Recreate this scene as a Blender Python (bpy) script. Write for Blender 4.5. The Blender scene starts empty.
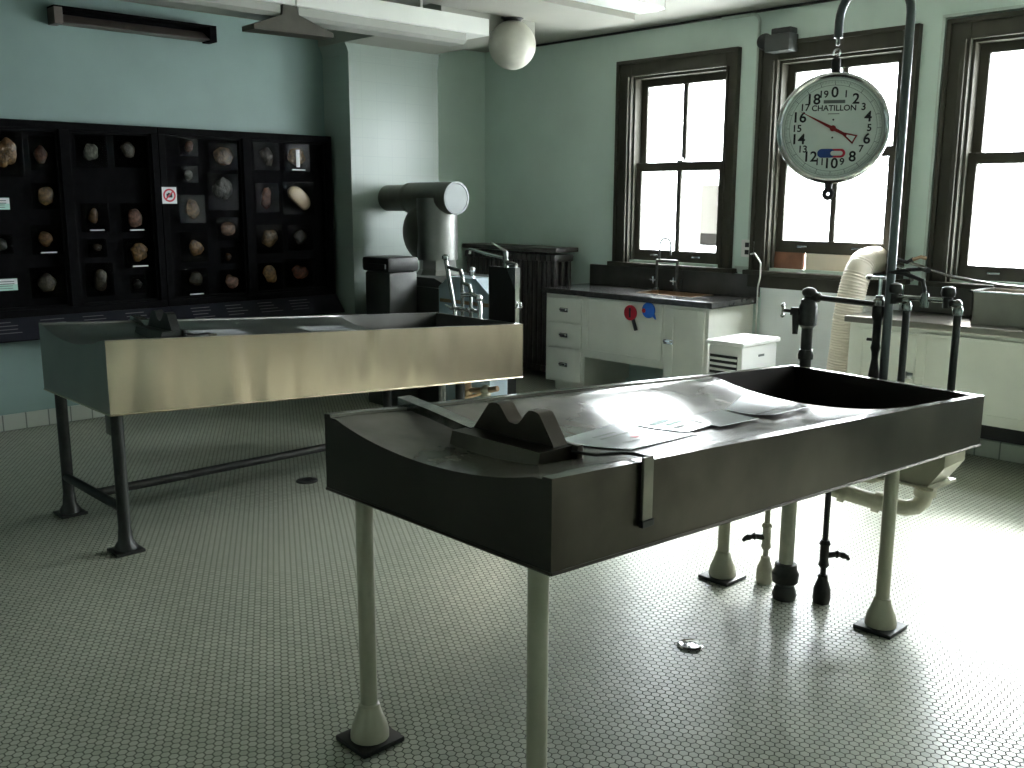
import bpy, bmesh, math, random
from mathutils import Vector, Matrix, Quaternion

# ------------------------------------------------------------------ camera, sky, light, exposure
scene = bpy.context.scene
COL = scene.collection
cam_data = bpy.data.cameras.new('camera')
cam_data.sensor_width = 36.0
cam_data.lens = 969.47 / 1024 * 36.0
cam_data.clip_start = 0.05
camera = bpy.data.objects.new('camera', cam_data)
COL.objects.link(camera)
_pitch, _roll, _yaw = 0.1879183, 0.00371149, 0.80840839
_fw = Vector((-math.sin(_yaw) * math.cos(_pitch), math.cos(_yaw) * math.cos(_pitch), -math.sin(_pitch)))
_rt = Vector((math.cos(_yaw), math.sin(_yaw), 0))
_up = _rt.cross(_fw)
_r2 = _rt * math.cos(_roll) + _up * math.sin(_roll)
_u2 = _up * math.cos(_roll) - _rt * math.sin(_roll)
_m = Matrix((_r2, _u2, -_fw)).transposed().to_4x4()
_m.translation = Vector((0, 0, 1.6))
camera.matrix_world = _m
scene.camera = camera

world = bpy.data.worlds.new('sky')
scene.world = world
world.use_nodes = True
_bg = world.node_tree.nodes['Background']
# overcast sky: brightest overhead, dim ground below the horizon
_nt = world.node_tree
_tc = _nt.nodes.new('ShaderNodeTexCoord')
_sp = _nt.nodes.new('ShaderNodeSeparateXYZ')
_nt.links.new(_tc.outputs['Generated'], _sp.inputs[0])
_cr = _nt.nodes.new('ShaderNodeValToRGB')
_cr.color_ramp.elements[0].position = 0.42
_cr.color_ramp.elements[0].color = (0.16, 0.16, 0.145, 1)
_cr.color_ramp.elements[1].position = 0.92
_cr.color_ramp.elements[1].color = (0.95, 0.985, 1.0, 1)
_e = _cr.color_ramp.elements.new(0.50)
_e.color = (0.385, 0.40, 0.41, 1)
_mr = _nt.nodes.new('ShaderNodeMapRange')
_mr.inputs['From Min'].default_value = -1.0
_nt.links.new(_sp.outputs['Z'], _mr.inputs['Value'])
_nt.links.new(_mr.outputs[0], _cr.inputs[0])
_nt.links.new(_cr.outputs[0], _bg.inputs[0])
_bg.inputs[1].default_value = 34.0

scene.view_settings.view_transform = 'Standard'
scene.view_settings.look = 'None'
scene.view_settings.gamma = 1.0
scene.view_settings.use_curve_mapping = False
scene.view_settings.exposure = 1.35
scene.cycles.max_bounces = 10
scene.cycles.transparent_max_bounces = 16
scene.cycles.sample_clamp_indirect = 8.0
scene.cycles.caustics_reflective = False
scene.cycles.caustics_refractive = False

YW = 6.5          # inner face of the window wall
XL = -7.2         # inner face of the display wall
XR, YF = 1.5, -2.6
ZC = 2.98


def portal(x0, x1, z0, z1):
    l = bpy.data.lights.new('window_portal', 'AREA')
    l.shape = 'RECTANGLE'
    l.size, l.size_y = x1 - x0, z1 - z0
    l.cycles.is_portal = True
    o = bpy.data.objects.new('window_portal', l)
    o.location = ((x0 + x1) / 2, YW + 0.24, (z0 + z1) / 2)
    o.rotation_euler = (-math.pi / 2, 0, 0)
    COL.objects.link(o)


WINDOWS = [  # opening x0, x1, z0, z1
    (-5.355, -4.43, 1.10, 2.60), (-3.99, -3.06, 1.10, 2.60), (-2.625, -1.69, 1.10, 2.60),
    (-1.20, -0.30, 1.10, 2.60)]  # last opening is out of view, added as a daylight source
for w in WINDOWS:
    portal(*w)
SIDE_WINDOWS = []     # y0, y1, z0, z1 in the right wall
for y0_, y1_, z0_, z1_ in SIDE_WINDOWS:
    portal(0, y1_ - y0_, z0_, z1_)
    _p = COL.objects[-1] if False else [o for o in COL.objects if o.type == 'LIGHT'][-1]
    _p.location = (XR + 0.24, (y0_ + y1_) / 2, (z0_ + z1_) / 2)
    _p.rotation_euler = (math.pi / 2, 0, math.pi / 2)

sun_data = bpy.data.lights.new('sun', 'SUN')
sun_data.energy = 30.0
sun_data.color = (1.0, 0.98, 0.95)
sun_data.angle = math.radians(14)
sun = bpy.data.objects.new('sun', sun_data)
sun.rotation_euler = Vector((0.27, -0.72, -0.62)).to_track_quat('-Z', 'Y').to_euler()
COL.objects.link(sun)

rnd = random.Random(7)

# ------------------------------------------------------------------ materials


def mat(name, color, rough=0.5, metal=0.0, var=0.12, scale=12.0, bump=0.0, bscale=60.0, spec=0.5, stretch=(1, 1, 1), trans=0.0, coat=0.0, rvar=0.0):
    m = bpy.data.materials.new(name)
    m.use_nodes = True
    nt = m.node_tree
    b = nt.nodes['Principled BSDF']
    tc = nt.nodes.new('ShaderNodeTexCoord')
    mp = nt.nodes.new('ShaderNodeMapping')
    mp.inputs['Scale'].default_value = stretch
    nt.links.new(tc.outputs['Object'], mp.inputs[0])
    n = nt.nodes.new('ShaderNodeTexNoise')
    n.inputs['Scale'].default_value = scale
    n.inputs['Detail'].default_value = 4
    nt.links.new(mp.outputs[0], n.inputs['Vector'])
    r = nt.nodes.new('ShaderNodeValToRGB')
    c = Vector(color[:3])
    r.color_ramp.elements[0].position = 0.3
    r.color_ramp.elements[1].position = 0.7
    r.color_ramp.elements[0].color = (*(c * (1 - var)), 1)
    r.color_ramp.elements[1].color = (*[min(1, v) for v in c * (1 + var)], 1)
    nt.links.new(n.outputs['Fac'], r.inputs[0])
    nt.links.new(r.outputs[0], b.inputs['Base Color'])
    b.inputs['Roughness'].default_value = rough
    b.inputs['Metallic'].default_value = metal
    b.inputs['Specular IOR Level'].default_value = spec
    if trans:
        b.inputs['Transmission Weight'].default_value = trans
    if coat:
        b.inputs['Coat Weight'].default_value = coat
        b.inputs['Coat Roughness'].default_value = 0.1
    if rvar:
        mr = nt.nodes.new('ShaderNodeMapRange')
        mr.inputs['From Min'].default_value = 0.3
        mr.inputs['From Max'].default_value = 0.7
        mr.inputs['To Min'].default_value = max(0.03, rough - rvar)
        mr.inputs['To Max'].default_value = rough + rvar
        nt.links.new(n.outputs['Fac'], mr.inputs['Value'])
        nt.links.new(mr.outputs[0], b.inputs['Roughness'])
    if bump:
        n2 = nt.nodes.new('ShaderNodeTexNoise')
        n2.inputs['Scale'].default_value = bscale
        nt.links.new(mp.outputs[0], n2.inputs['Vector'])
        bp = nt.nodes.new('ShaderNodeBump')
        bp.inputs['Strength'].default_value = bump
        bp.inputs['Distance'].default_value = 0.01
        nt.links.new(n2.outputs['Fac'], bp.inputs['Height'])
        nt.links.new(bp.outputs[0], b.inputs['Normal'])
    return m


def hex_floor():
    m = bpy.data.materials.new('hexagon_tile')
    m.use_nodes = True
    nt = m.node_tree
    b = nt.nodes['Principled BSDF']

    def N(t, **k):
        n = nt.nodes.new(t)
        for a, v in k.items():
            setattr(n, a, v)
        return n

    def vm(op, a, bb=None):
        n = N('ShaderNodeVectorMath', operation=op)
        for i, s in enumerate((a, bb)):
            if s is None:
                continue
            if isinstance(s, tuple):
                n.inputs[i].default_value = s
            else:
                nt.links.new(s, n.inputs[i])
        return n.outputs['Value'] if op in ('DOT_PRODUCT', 'LENGTH') else n.outputs[0]

    def mm(op, a, bb=None):
        n = N('ShaderNodeMath', operation=op)
        for i, s in enumerate((a, bb)):
            if s is None:
                continue
            if isinstance(s, (int, float)):
                n.inputs[i].default_value = s
            else:
                nt.links.new(s, n.inputs[i])
        return n.outputs[0]
    tc = N('ShaderNodeTexCoord')
    sp = N('ShaderNodeSeparateXYZ')
    nt.links.new(tc.outputs['Object'], sp.inputs[0])
    cb = N('ShaderNodeCombineXYZ')
    P = 0.0285
    nt.links.new(mm('ADD', mm('DIVIDE', sp.outputs['Y'], P), 2000.0), cb.inputs[0])
    nt.links.new(mm('ADD', mm('DIVIDE', sp.outputs['X'], P), 1732.0508 * 2), cb.inputs[1])
    p = cb.outputs[0]
    R = (1.0, 1.7320508, 1.0)
    H = (0.5, 0.8660254, 0.0)
    Hz = (0.5, 0.8660254, 0.5)
    a = vm('SUBTRACT', vm('MODULO', p, R), H)
    c = vm('SUBTRACT', vm('MODULO', vm('SUBTRACT', p, H), R), H)
    fa = mm('LESS_THAN', vm('DOT_PRODUCT', a, a), vm('DOT_PRODUCT', c, c))
    mx = N('ShaderNodeMix', data_type='VECTOR')
    nt.links.new(fa, mx.inputs['Factor'])
    vin = [s for s in mx.inputs if s.type == 'VECTOR' and s.name in ('A', 'B')]
    nt.links.new(c, vin[0])
    nt.links.new(a, vin[1])
    g = [s for s in mx.outputs if s.type == 'VECTOR'][0]
    ab = vm('ABSOLUTE', g)
    sx = N('ShaderNodeSeparateXYZ')
    nt.links.new(ab, sx.inputs[0])
    d = mm('MAXIMUM', vm('DOT_PRODUCT', ab, (0.5, 0.8660254, 0.0)), sx.outputs[0])
    mr = N('ShaderNodeMapRange', interpolation_type='SMOOTHSTEP')
    mr.inputs['From Min'].default_value = 0.405
    mr.inputs['From Max'].default_value = 0.475
    nt.links.new(d, mr.inputs['Value'])
    grout = mr.outputs[0]
    wn = N('ShaderNodeTexWhiteNoise', noise_dimensions='2D')
    nt.links.new(vm('SNAP', vm('ADD', vm('SUBTRACT', p, g), (0.1, 0.1, 0.1)), (0.25, 0.433, 1.0)), wn.inputs['Vector'])
    tr = N('ShaderNodeValToRGB')
    els = tr.color_ramp.elements
    els[0].color = (0.37, 0.39, 0.31, 1)
    els[1].color = (0.46, 0.475, 0.385, 1)
    nt.links.new(wn.outputs['Value'], tr.inputs[0])
    big = N('ShaderNodeTexNoise')
    big.inputs['Scale'].default_value = 1.4
    big.inputs['Detail'].default_value = 5
    nt.links.new(tc.outputs['Object'], big.inputs['Vector'])
    dr = N('ShaderNodeMapRange')
    dr.inputs['From Min'].default_value = 0.3
    dr.inputs['From Max'].default_value = 0.7
    dr.inputs['To Min'].default_value = 0.86
    dr.inputs['To Max'].default_value = 1.05
    nt.links.new(big.outputs['Fac'], dr.inputs['Value'])
    sc = N('ShaderNodeVectorMath', operation='SCALE')
    nt.links.new(tr.outputs[0], sc.inputs[0])
    nt.links.new(dr.outputs[0], sc.inputs['Scale'])
    mc = N('ShaderNodeMix', data_type='RGBA')
    cin = [s for s in mc.inputs if s.type == 'RGBA' and s.name in ('A', 'B')]
    nt.links.new(grout, mc.inputs['Factor'])
    nt.links.new(sc.outputs[0], cin[0])
    cin[1].default_value = (0.05, 0.053, 0.042, 1)
    nt.links.new([s for s in mc.outputs if s.type == 'RGBA'][0], b.inputs['Base Color'])
    rr = N('ShaderNodeMapRange')
    rr.inputs['To Min'].default_value = 0.3
    rr.inputs['To Max'].default_value = 0.75
    nt.links.new(grout, rr.inputs['Value'])
    nt.links.new(rr.outputs[0], b.inputs['Roughness'])
    b.inputs['Specular IOR Level'].default_value = 0.28
    bp = N('ShaderNodeBump', invert=True)
    bp.inputs['Strength'].default_value = 0.35
    bp.inputs['Distance'].default_value = 0.002
    nt.links.new(grout, bp.inputs['Height'])
    nt.links.new(bp.outputs[0], b.inputs['Normal'])
    return m


def brick_wall(name, c1, c2, mortar, bw, bh, rough=0.5, plane='xz', msize=0.004, bump=0.15):
    m = bpy.data.materials.new(name)
    m.use_nodes = True
    nt = m.node_tree
    b = nt.nodes['Principled BSDF']
    tc = nt.nodes.new('ShaderNodeTexCoord')
    sp = nt.nodes.new('ShaderNodeSeparateXYZ')
    cb = nt.nodes.new('ShaderNodeCombineXYZ')
    nt.links.new(tc.outputs['Object'], sp.inputs[0])
    nt.links.new(sp.outputs['X' if plane == 'xz' else 'Y'], cb.inputs[0])
    nt.links.new(sp.outputs['Z'], cb.inputs[1])
    br = nt.nodes.new('ShaderNodeTexBrick')
    br.offset = 0.0
    br.inputs['Color1'].default_value = (*c1, 1)
    br.inputs['Color2'].default_value = (*c2, 1)
    br.inputs['Mortar'].default_value = (*mortar, 1)
    br.inputs['Scale'].default_value = 1
    br.inputs['Mortar Size'].default_value = msize
    br.inputs['Brick Width'].default_value = bw
    br.inputs['Row Height'].default_value = bh
    nt.links.new(cb.outputs[0], br.inputs['Vector'])
    nt.links.new(br.outputs['Color'], b.inputs['Base Color'])
    b.inputs['Roughness'].default_value = rough
    bp = nt.nodes.new('ShaderNodeBump')
    bp.invert = True
    bp.inputs['Strength'].default_value = bump
    bp.inputs['Distance'].default_value = 0.003
    nt.links.new(br.outputs['Fac'], bp.inputs['Height'])
    nt.links.new(bp.outputs[0], b.inputs['Normal'])
    return m


def pane_mat():
    m = bpy.data.materials.new('frosted_wired_glass')
    m.use_nodes = True
    nt = m.node_tree
    nt.nodes.remove(nt.nodes['Principled BSDF'])
    out = nt.nodes['Material Output']
    t = nt.nodes.new('ShaderNodeBsdfTransparent')
    t.inputs[0].default_value = (0.95, 0.97, 0.98, 1)
    tl = nt.nodes.new('ShaderNodeBsdfTranslucent')
    tl.inputs[0].default_value = (0.9, 0.93, 0.95, 1)
    gl = nt.nodes.new('ShaderNodeBsdfGlossy')
    gl.inputs['Roughness'].default_value = 0.15
    tc = nt.nodes.new('ShaderNodeTexCoord')
    v = nt.nodes.new('ShaderNodeTexVoronoi')
    v.inputs['Scale'].default_value = 55
    nt.links.new(tc.outputs['Object'], v.inputs['Vector'])
    mr = nt.nodes.new('ShaderNodeMapRange')
    mr.inputs['To Min'].default_value = 0.2
    mr.inputs['To Max'].default_value = 0.45
    nt.links.new(v.outputs['Distance'], mr.inputs['Value'])
    m1 = nt.nodes.new('ShaderNodeMixShader')
    nt.links.new(mr.outputs[0], m1.inputs[0])
    nt.links.new(t.outputs[0], m1.inputs[1])
    nt.links.new(tl.outputs[0], m1.inputs[2])
    m2 = nt.nodes.new('ShaderNodeMixShader')
    m2.inputs[0].default_value = 0.04
    nt.links.new(m1.outputs[0], m2.inputs[1])
    nt.links.new(gl.outputs[0], m2.inputs[2])
    nt.links.new(m2.outputs[0], out.inputs[0])
    return m


def clear_mat(name, col=(0.9, 0.9, 0.9), fac=0.12, rough=0.08):
    m = bpy.data.materials.new(name)
    m.use_nodes = True
    nt = m.node_tree
    nt.nodes.remove(nt.nodes['Principled BSDF'])
    out = nt.nodes['Material Output']
    t = nt.nodes.new('ShaderNodeBsdfTransparent')
    t.inputs[0].default_value = (*col, 1)
    g = nt.nodes.new('ShaderNodeBsdfGlossy')
    n = nt.nodes.new('ShaderNodeTexNoise')
    n.inputs['Scale'].default_value = 25
    mr = nt.nodes.new('ShaderNodeMapRange')
    mr.inputs['To Min'].default_value = rough * 0.5
    mr.inputs['To Max'].default_value = rough * 2
    nt.links.new(n.outputs['Fac'], mr.inputs['Value'])
    nt.links.new(mr.outputs[0], g.inputs['Roughness'])
    mx = nt.nodes.new('ShaderNodeMixShader')
    mx.inputs[0].default_value = fac
    nt.links.new(t.outputs[0], mx.inputs[1])
    nt.links.new(g.outputs[0], mx.inputs[2])
    nt.links.new(mx.outputs[0], out.inputs[0])
    return m


def steel_dented():
    m = mat('brushed_stainless_dented', (0.56, 0.47, 0.36), 0.24, 1.0, 0.04, 3.0)
    nt = m.node_tree
    b = nt.nodes['Principled BSDF']
    tc = nt.nodes.new('ShaderNodeTexCoord')
    mp = nt.nodes.new('ShaderNodeMapping')
    mp.inputs['Scale'].default_value = (1, 1.8, 0.3)
    nt.links.new(tc.outputs['Object'], mp.inputs[0])
    n = nt.nodes.new('ShaderNodeTexNoise')
    n.inputs['Scale'].default_value = 3.0
    n.inputs['Detail'].default_value = 1
    nt.links.new(mp.outputs[0], n.inputs['Vector'])
    bp = nt.nodes.new('ShaderNodeBump')
    bp.inputs['Strength'].default_value = 0.8
    bp.inputs['Distance'].default_value = 0.03
    nt.links.new(n.outputs['Fac'], bp.inputs['Height'])
    nt.links.new(bp.outputs[0], b.inputs['Normal'])
    return m


M = {}
M['floor'] = hex_floor()
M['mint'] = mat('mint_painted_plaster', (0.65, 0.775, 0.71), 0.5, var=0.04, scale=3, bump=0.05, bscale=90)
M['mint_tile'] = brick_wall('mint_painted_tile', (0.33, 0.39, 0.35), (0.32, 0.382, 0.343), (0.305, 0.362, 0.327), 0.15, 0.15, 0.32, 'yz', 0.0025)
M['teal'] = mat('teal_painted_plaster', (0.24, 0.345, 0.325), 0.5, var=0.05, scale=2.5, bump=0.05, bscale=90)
M['white_tile'] = brick_wall('white_glazed_tile', (0.78, 0.82, 0.81), (0.775, 0.815, 0.805), (0.76, 0.80, 0.79), 0.15, 0.075, 0.25, 'xz', 0.002)
M['base_tile'] = brick_wall('cream_baseboard_tile', (0.50, 0.53, 0.47), (0.47, 0.50, 0.44), (0.20, 0.22, 0.20), 0.152, 0.30, 0.3, 'yz', 0.005)
M['base_tile_x'] = brick_wall('cream_baseboard_tile_window_wall', (0.50, 0.53, 0.47), (0.47, 0.50, 0.44), (0.20, 0.22, 0.20), 0.152, 0.30, 0.3, 'xz', 0.005)
M['ceiling'] = mat('ceiling_plaster', (0.36, 0.36, 0.315), 0.7, var=0.05, scale=2, bump=0.04)
M['wood'] = mat('dark_olive_painted_wood', (0.048, 0.045, 0.034), 0.55, spec=0.25, var=0.2, scale=8, stretch=(1, 1, 0.2))
M['pane'] = pane_mat()
M['dark_steel'] = mat('aged_dark_steel', (0.075, 0.065, 0.052), 0.36, 1.0, 0.42, 3.2, rvar=0.05)
M['shaded_end_steel'] = mat('dark_steel_shaded_end', (0.05, 0.046, 0.040), 0.38, 1.0, 0.15, 4.0)  # darker copy of the table steel, shade of the head end in its colour
M['top_steel'] = mat('worn_steel_table_top', (0.13, 0.123, 0.103), 0.21, 0.2, 0.25, 5.0, spec=0.22, rvar=0.05, bump=0.05, bscale=9)
M['stainless'] = steel_dented()
M['shaded_stainless'] = mat('stainless_shaded_panel', (0.22, 0.22, 0.205), 0.34, 1.0, 0.06, 6.0)  # darker copy of the stainless, shade on end and inside put into the colour
M['chrome'] = mat('chrome', (0.75, 0.76, 0.77), 0.12, 1.0, 0.05, 20)
M['worn_chrome'] = mat('tarnished_chrome', (0.30, 0.31, 0.30), 0.25, 1.0, 0.3, 25)
M['pipe'] = mat('dark_tarnished_pipe', (0.032, 0.031, 0.029), 0.35, 0.6, 0.35, 18)
M['dark_chrome'] = mat('dull_dark_chrome', (0.12, 0.12, 0.115), 0.3, 1.0, 0.2, 20)
M['pole'] = mat('grey_steel_pole', (0.12, 0.135, 0.135), 0.3, 0.9, 0.1, 10)
M['strap'] = mat('worn_strap_steel', (0.19, 0.18, 0.15), 0.35, 1.0, 0.2, 12)
M['black'] = mat('black_paint', (0.012, 0.012, 0.012), 0.4, var=0.3, scale=8)
M['iron'] = mat('black_iron', (0.03, 0.031, 0.03), 0.42, 0.5, 0.3, 12)
M['radiator'] = mat('brown_black_radiator_paint', (0.05, 0.043, 0.041), 0.35, var=0.25, scale=9)
M['cream'] = mat('cream_enamel', (0.40, 0.38, 0.285), 0.35, var=0.1, scale=9)
M['cream_pipe'] = mat('chipped_cream_paint', (0.44, 0.42, 0.33), 0.4, var=0.12, scale=22)
M['paint'] = mat('cream_white_cabinet_paint', (0.82, 0.83, 0.75), 0.42, var=0.05, scale=4)
M['counter'] = mat('black_stone_worktop', (0.035, 0.034, 0.033), 0.2, var=0.3, scale=30)
M['counter_steel'] = mat('grey_steel_worktop', (0.34, 0.32, 0.28), 0.28, 1.0, 0.1, 6)
M['splash'] = mat('dark_steel_backsplash', (0.085, 0.08, 0.07), 0.28, 0.7, 0.2, 5)
M['copper'] = mat('sink_bowl_metal', (0.45, 0.33, 0.22), 0.3, 1.0, 0.15, 9)
M['white'] = mat('white_plastic', (0.80, 0.80, 0.78), 0.35, var=0.03, scale=6)
M['hose'] = mat('cream_white_plastic_hose', (0.78, 0.70, 0.58), 0.45, var=0.04, scale=8)
M['lamp_white'] = mat('white_enamel_lamp_housing', (0.80, 0.82, 0.78), 0.4, var=0.03, scale=5)
M['diffuser'] = mat('grey_white_lamp_diffuser', (0.36, 0.37, 0.34), 0.4, var=0.03, scale=5)
M['opal'] = mat('opal_glass', (0.60, 0.59, 0.52), 0.3, var=0.05, scale=14)
M['olive_dark'] = mat('dark_olive_metal', (0.045, 0.043, 0.03), 0.5, 0.2, var=0.2, scale=10)
M['brown'] = mat('brown_fibreboard', (0.20, 0.085, 0.045), 0.6, var=0.15, scale=14)
M['vent_brown'] = mat('grey_brown_painted_metal', (0.12, 0.095, 0.085), 0.5, var=0.15, scale=8)
M['board'] = mat('black_display_board', (0.006, 0.006, 0.0065), 0.9, var=0.2, scale=20, spec=0.0)
M['board_frame'] = mat('black_display_frame', (0.005, 0.005, 0.0055), 0.75, var=0.2, scale=20, spec=0.03)
M['shelf'] = mat('dark_slate_label_shelf', (0.014, 0.0145, 0.02), 0.5, var=0.15, scale=10, spec=0.12)
M['grey_text'] = mat('faint_grey_lettering', (0.12, 0.12, 0.13), 0.6)
M['acrylic'] = clear_mat('clear_acrylic', (0.74, 0.74, 0.72), 0.002, 0.08)
M['duct'] = mat('galvanised_duct', (0.22, 0.225, 0.21), 0.40, 0.85, 0.12, 7)
M['duct_dark'] = mat('dull_shaded_duct_metal', (0.13, 0.125, 0.105), 0.42, 0.6, 0.15, 7)
M['duct_cap'] = mat('pale_zinc_duct_cap', (0.16, 0.175, 0.175), 0.5, 0.2, 0.06, 9)
M['machine'] = mat('dark_grey_machine_paint', (0.05, 0.053, 0.05), 0.45, 0.2, 0.15, 9)
M['blue_steel'] = mat('blue_grey_stainless', (0.66, 0.78, 0.86), 0.35, 0.8, 0.06, 8)
M['black_panel'] = mat('black_splash_panel', (0.018, 0.016, 0.014), 0.35, 0.3, 0.2, 8)
M['red'] = mat('red_plastic', (0.45, 0.01, 0.025), 0.35)
M['blue'] = mat('blue_plastic', (0.01, 0.13, 0.62), 0.35)
M['paper'] = mat('white_laminated_paper', (0.80, 0.84, 0.86), 0.18, var=0.04, scale=16, coat=1.0)
M['paper_mint'] = mat('pale_green_card', (0.42, 0.66, 0.58), 0.5, var=0.03)
M['card_white'] = mat('white_card', (0.72, 0.72, 0.74), 0.5, var=0.03)
M['sign_red'] = mat('sign_red_ring', (0.60, 0.03, 0.06), 0.5)
M['ink'] = mat('black_ink', (0.01, 0.01, 0.012), 0.5)
M['ink_soft'] = mat('grey_ink', (0.16, 0.18, 0.17), 0.6)
M['ink_green'] = mat('green_print', (0.02, 0.18, 0.14), 0.5)
M['ink_red'] = mat('red_print', (0.45, 0.06, 0.07), 0.5)
M['needle'] = mat('dark_red_needle', (0.30, 0.02, 0.02), 0.4)
M['dial'] = mat('mint_white_dial_enamel', (0.82, 0.88, 0.82), 0.4, var=0.03)
M['rubber'] = mat('black_rubber', (0.012, 0.012, 0.012), 0.6)
M['cord'] = mat('white_cord', (0.72, 0.72, 0.66), 0.5)
M['conduit'] = mat('mint_painted_conduit', (0.50, 0.58, 0.53), 0.45, var=0.05)
M['tan_wall'] = mat('outside_tan_render', (0.105, 0.095, 0.085), 0.8, var=0.1)
for _n, _c in (('notice', 0.25), ('notice_grey', 0.17), ('notice_dark', 0.07)):
    _m = mat('backlit_%s' % _n, (_c, _c, _c * 0.92), 0.6)
    _t = _m.node_tree.nodes.new('ShaderNodeBsdfTranslucent')
    _t.inputs[0].default_value = (_c, _c * 0.98, _c * 0.92, 1)
    _m.node_tree.links.new(_t.outputs[0], _m.node_tree.nodes['Material Output'].inputs[0])
    M[_n] = _m
M['pale_organ'] = mat('pale_smooth_tissue', (0.40, 0.30, 0.20), 0.35, var=0.12, scale=14)
M['grate'] = mat('bright_drain_metal', (0.7, 0.7, 0.72), 0.15, 1.0, 0.1, 30)
ORGAN = [mat('specimen_tissue_%s' % n, Vector(c) * 0.6, 0.35, var=0.8, scale=30, bump=0.6, bscale=40) for n, c in (
    ('tan', (0.17, 0.085, 0.03)), ('russet', (0.15, 0.042, 0.016)), ('ochre', (0.24, 0.12, 0.035)), ('grey', (0.15, 0.145, 0.13)),
    ('brown', (0.05, 0.034, 0.02)), ('pale', (0.62, 0.46, 0.30)), ('dim', (0.018, 0.017, 0.014)), ('pink', (0.21, 0.105, 0.07)))]

# ------------------------------------------------------------------ mesh helpers


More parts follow.
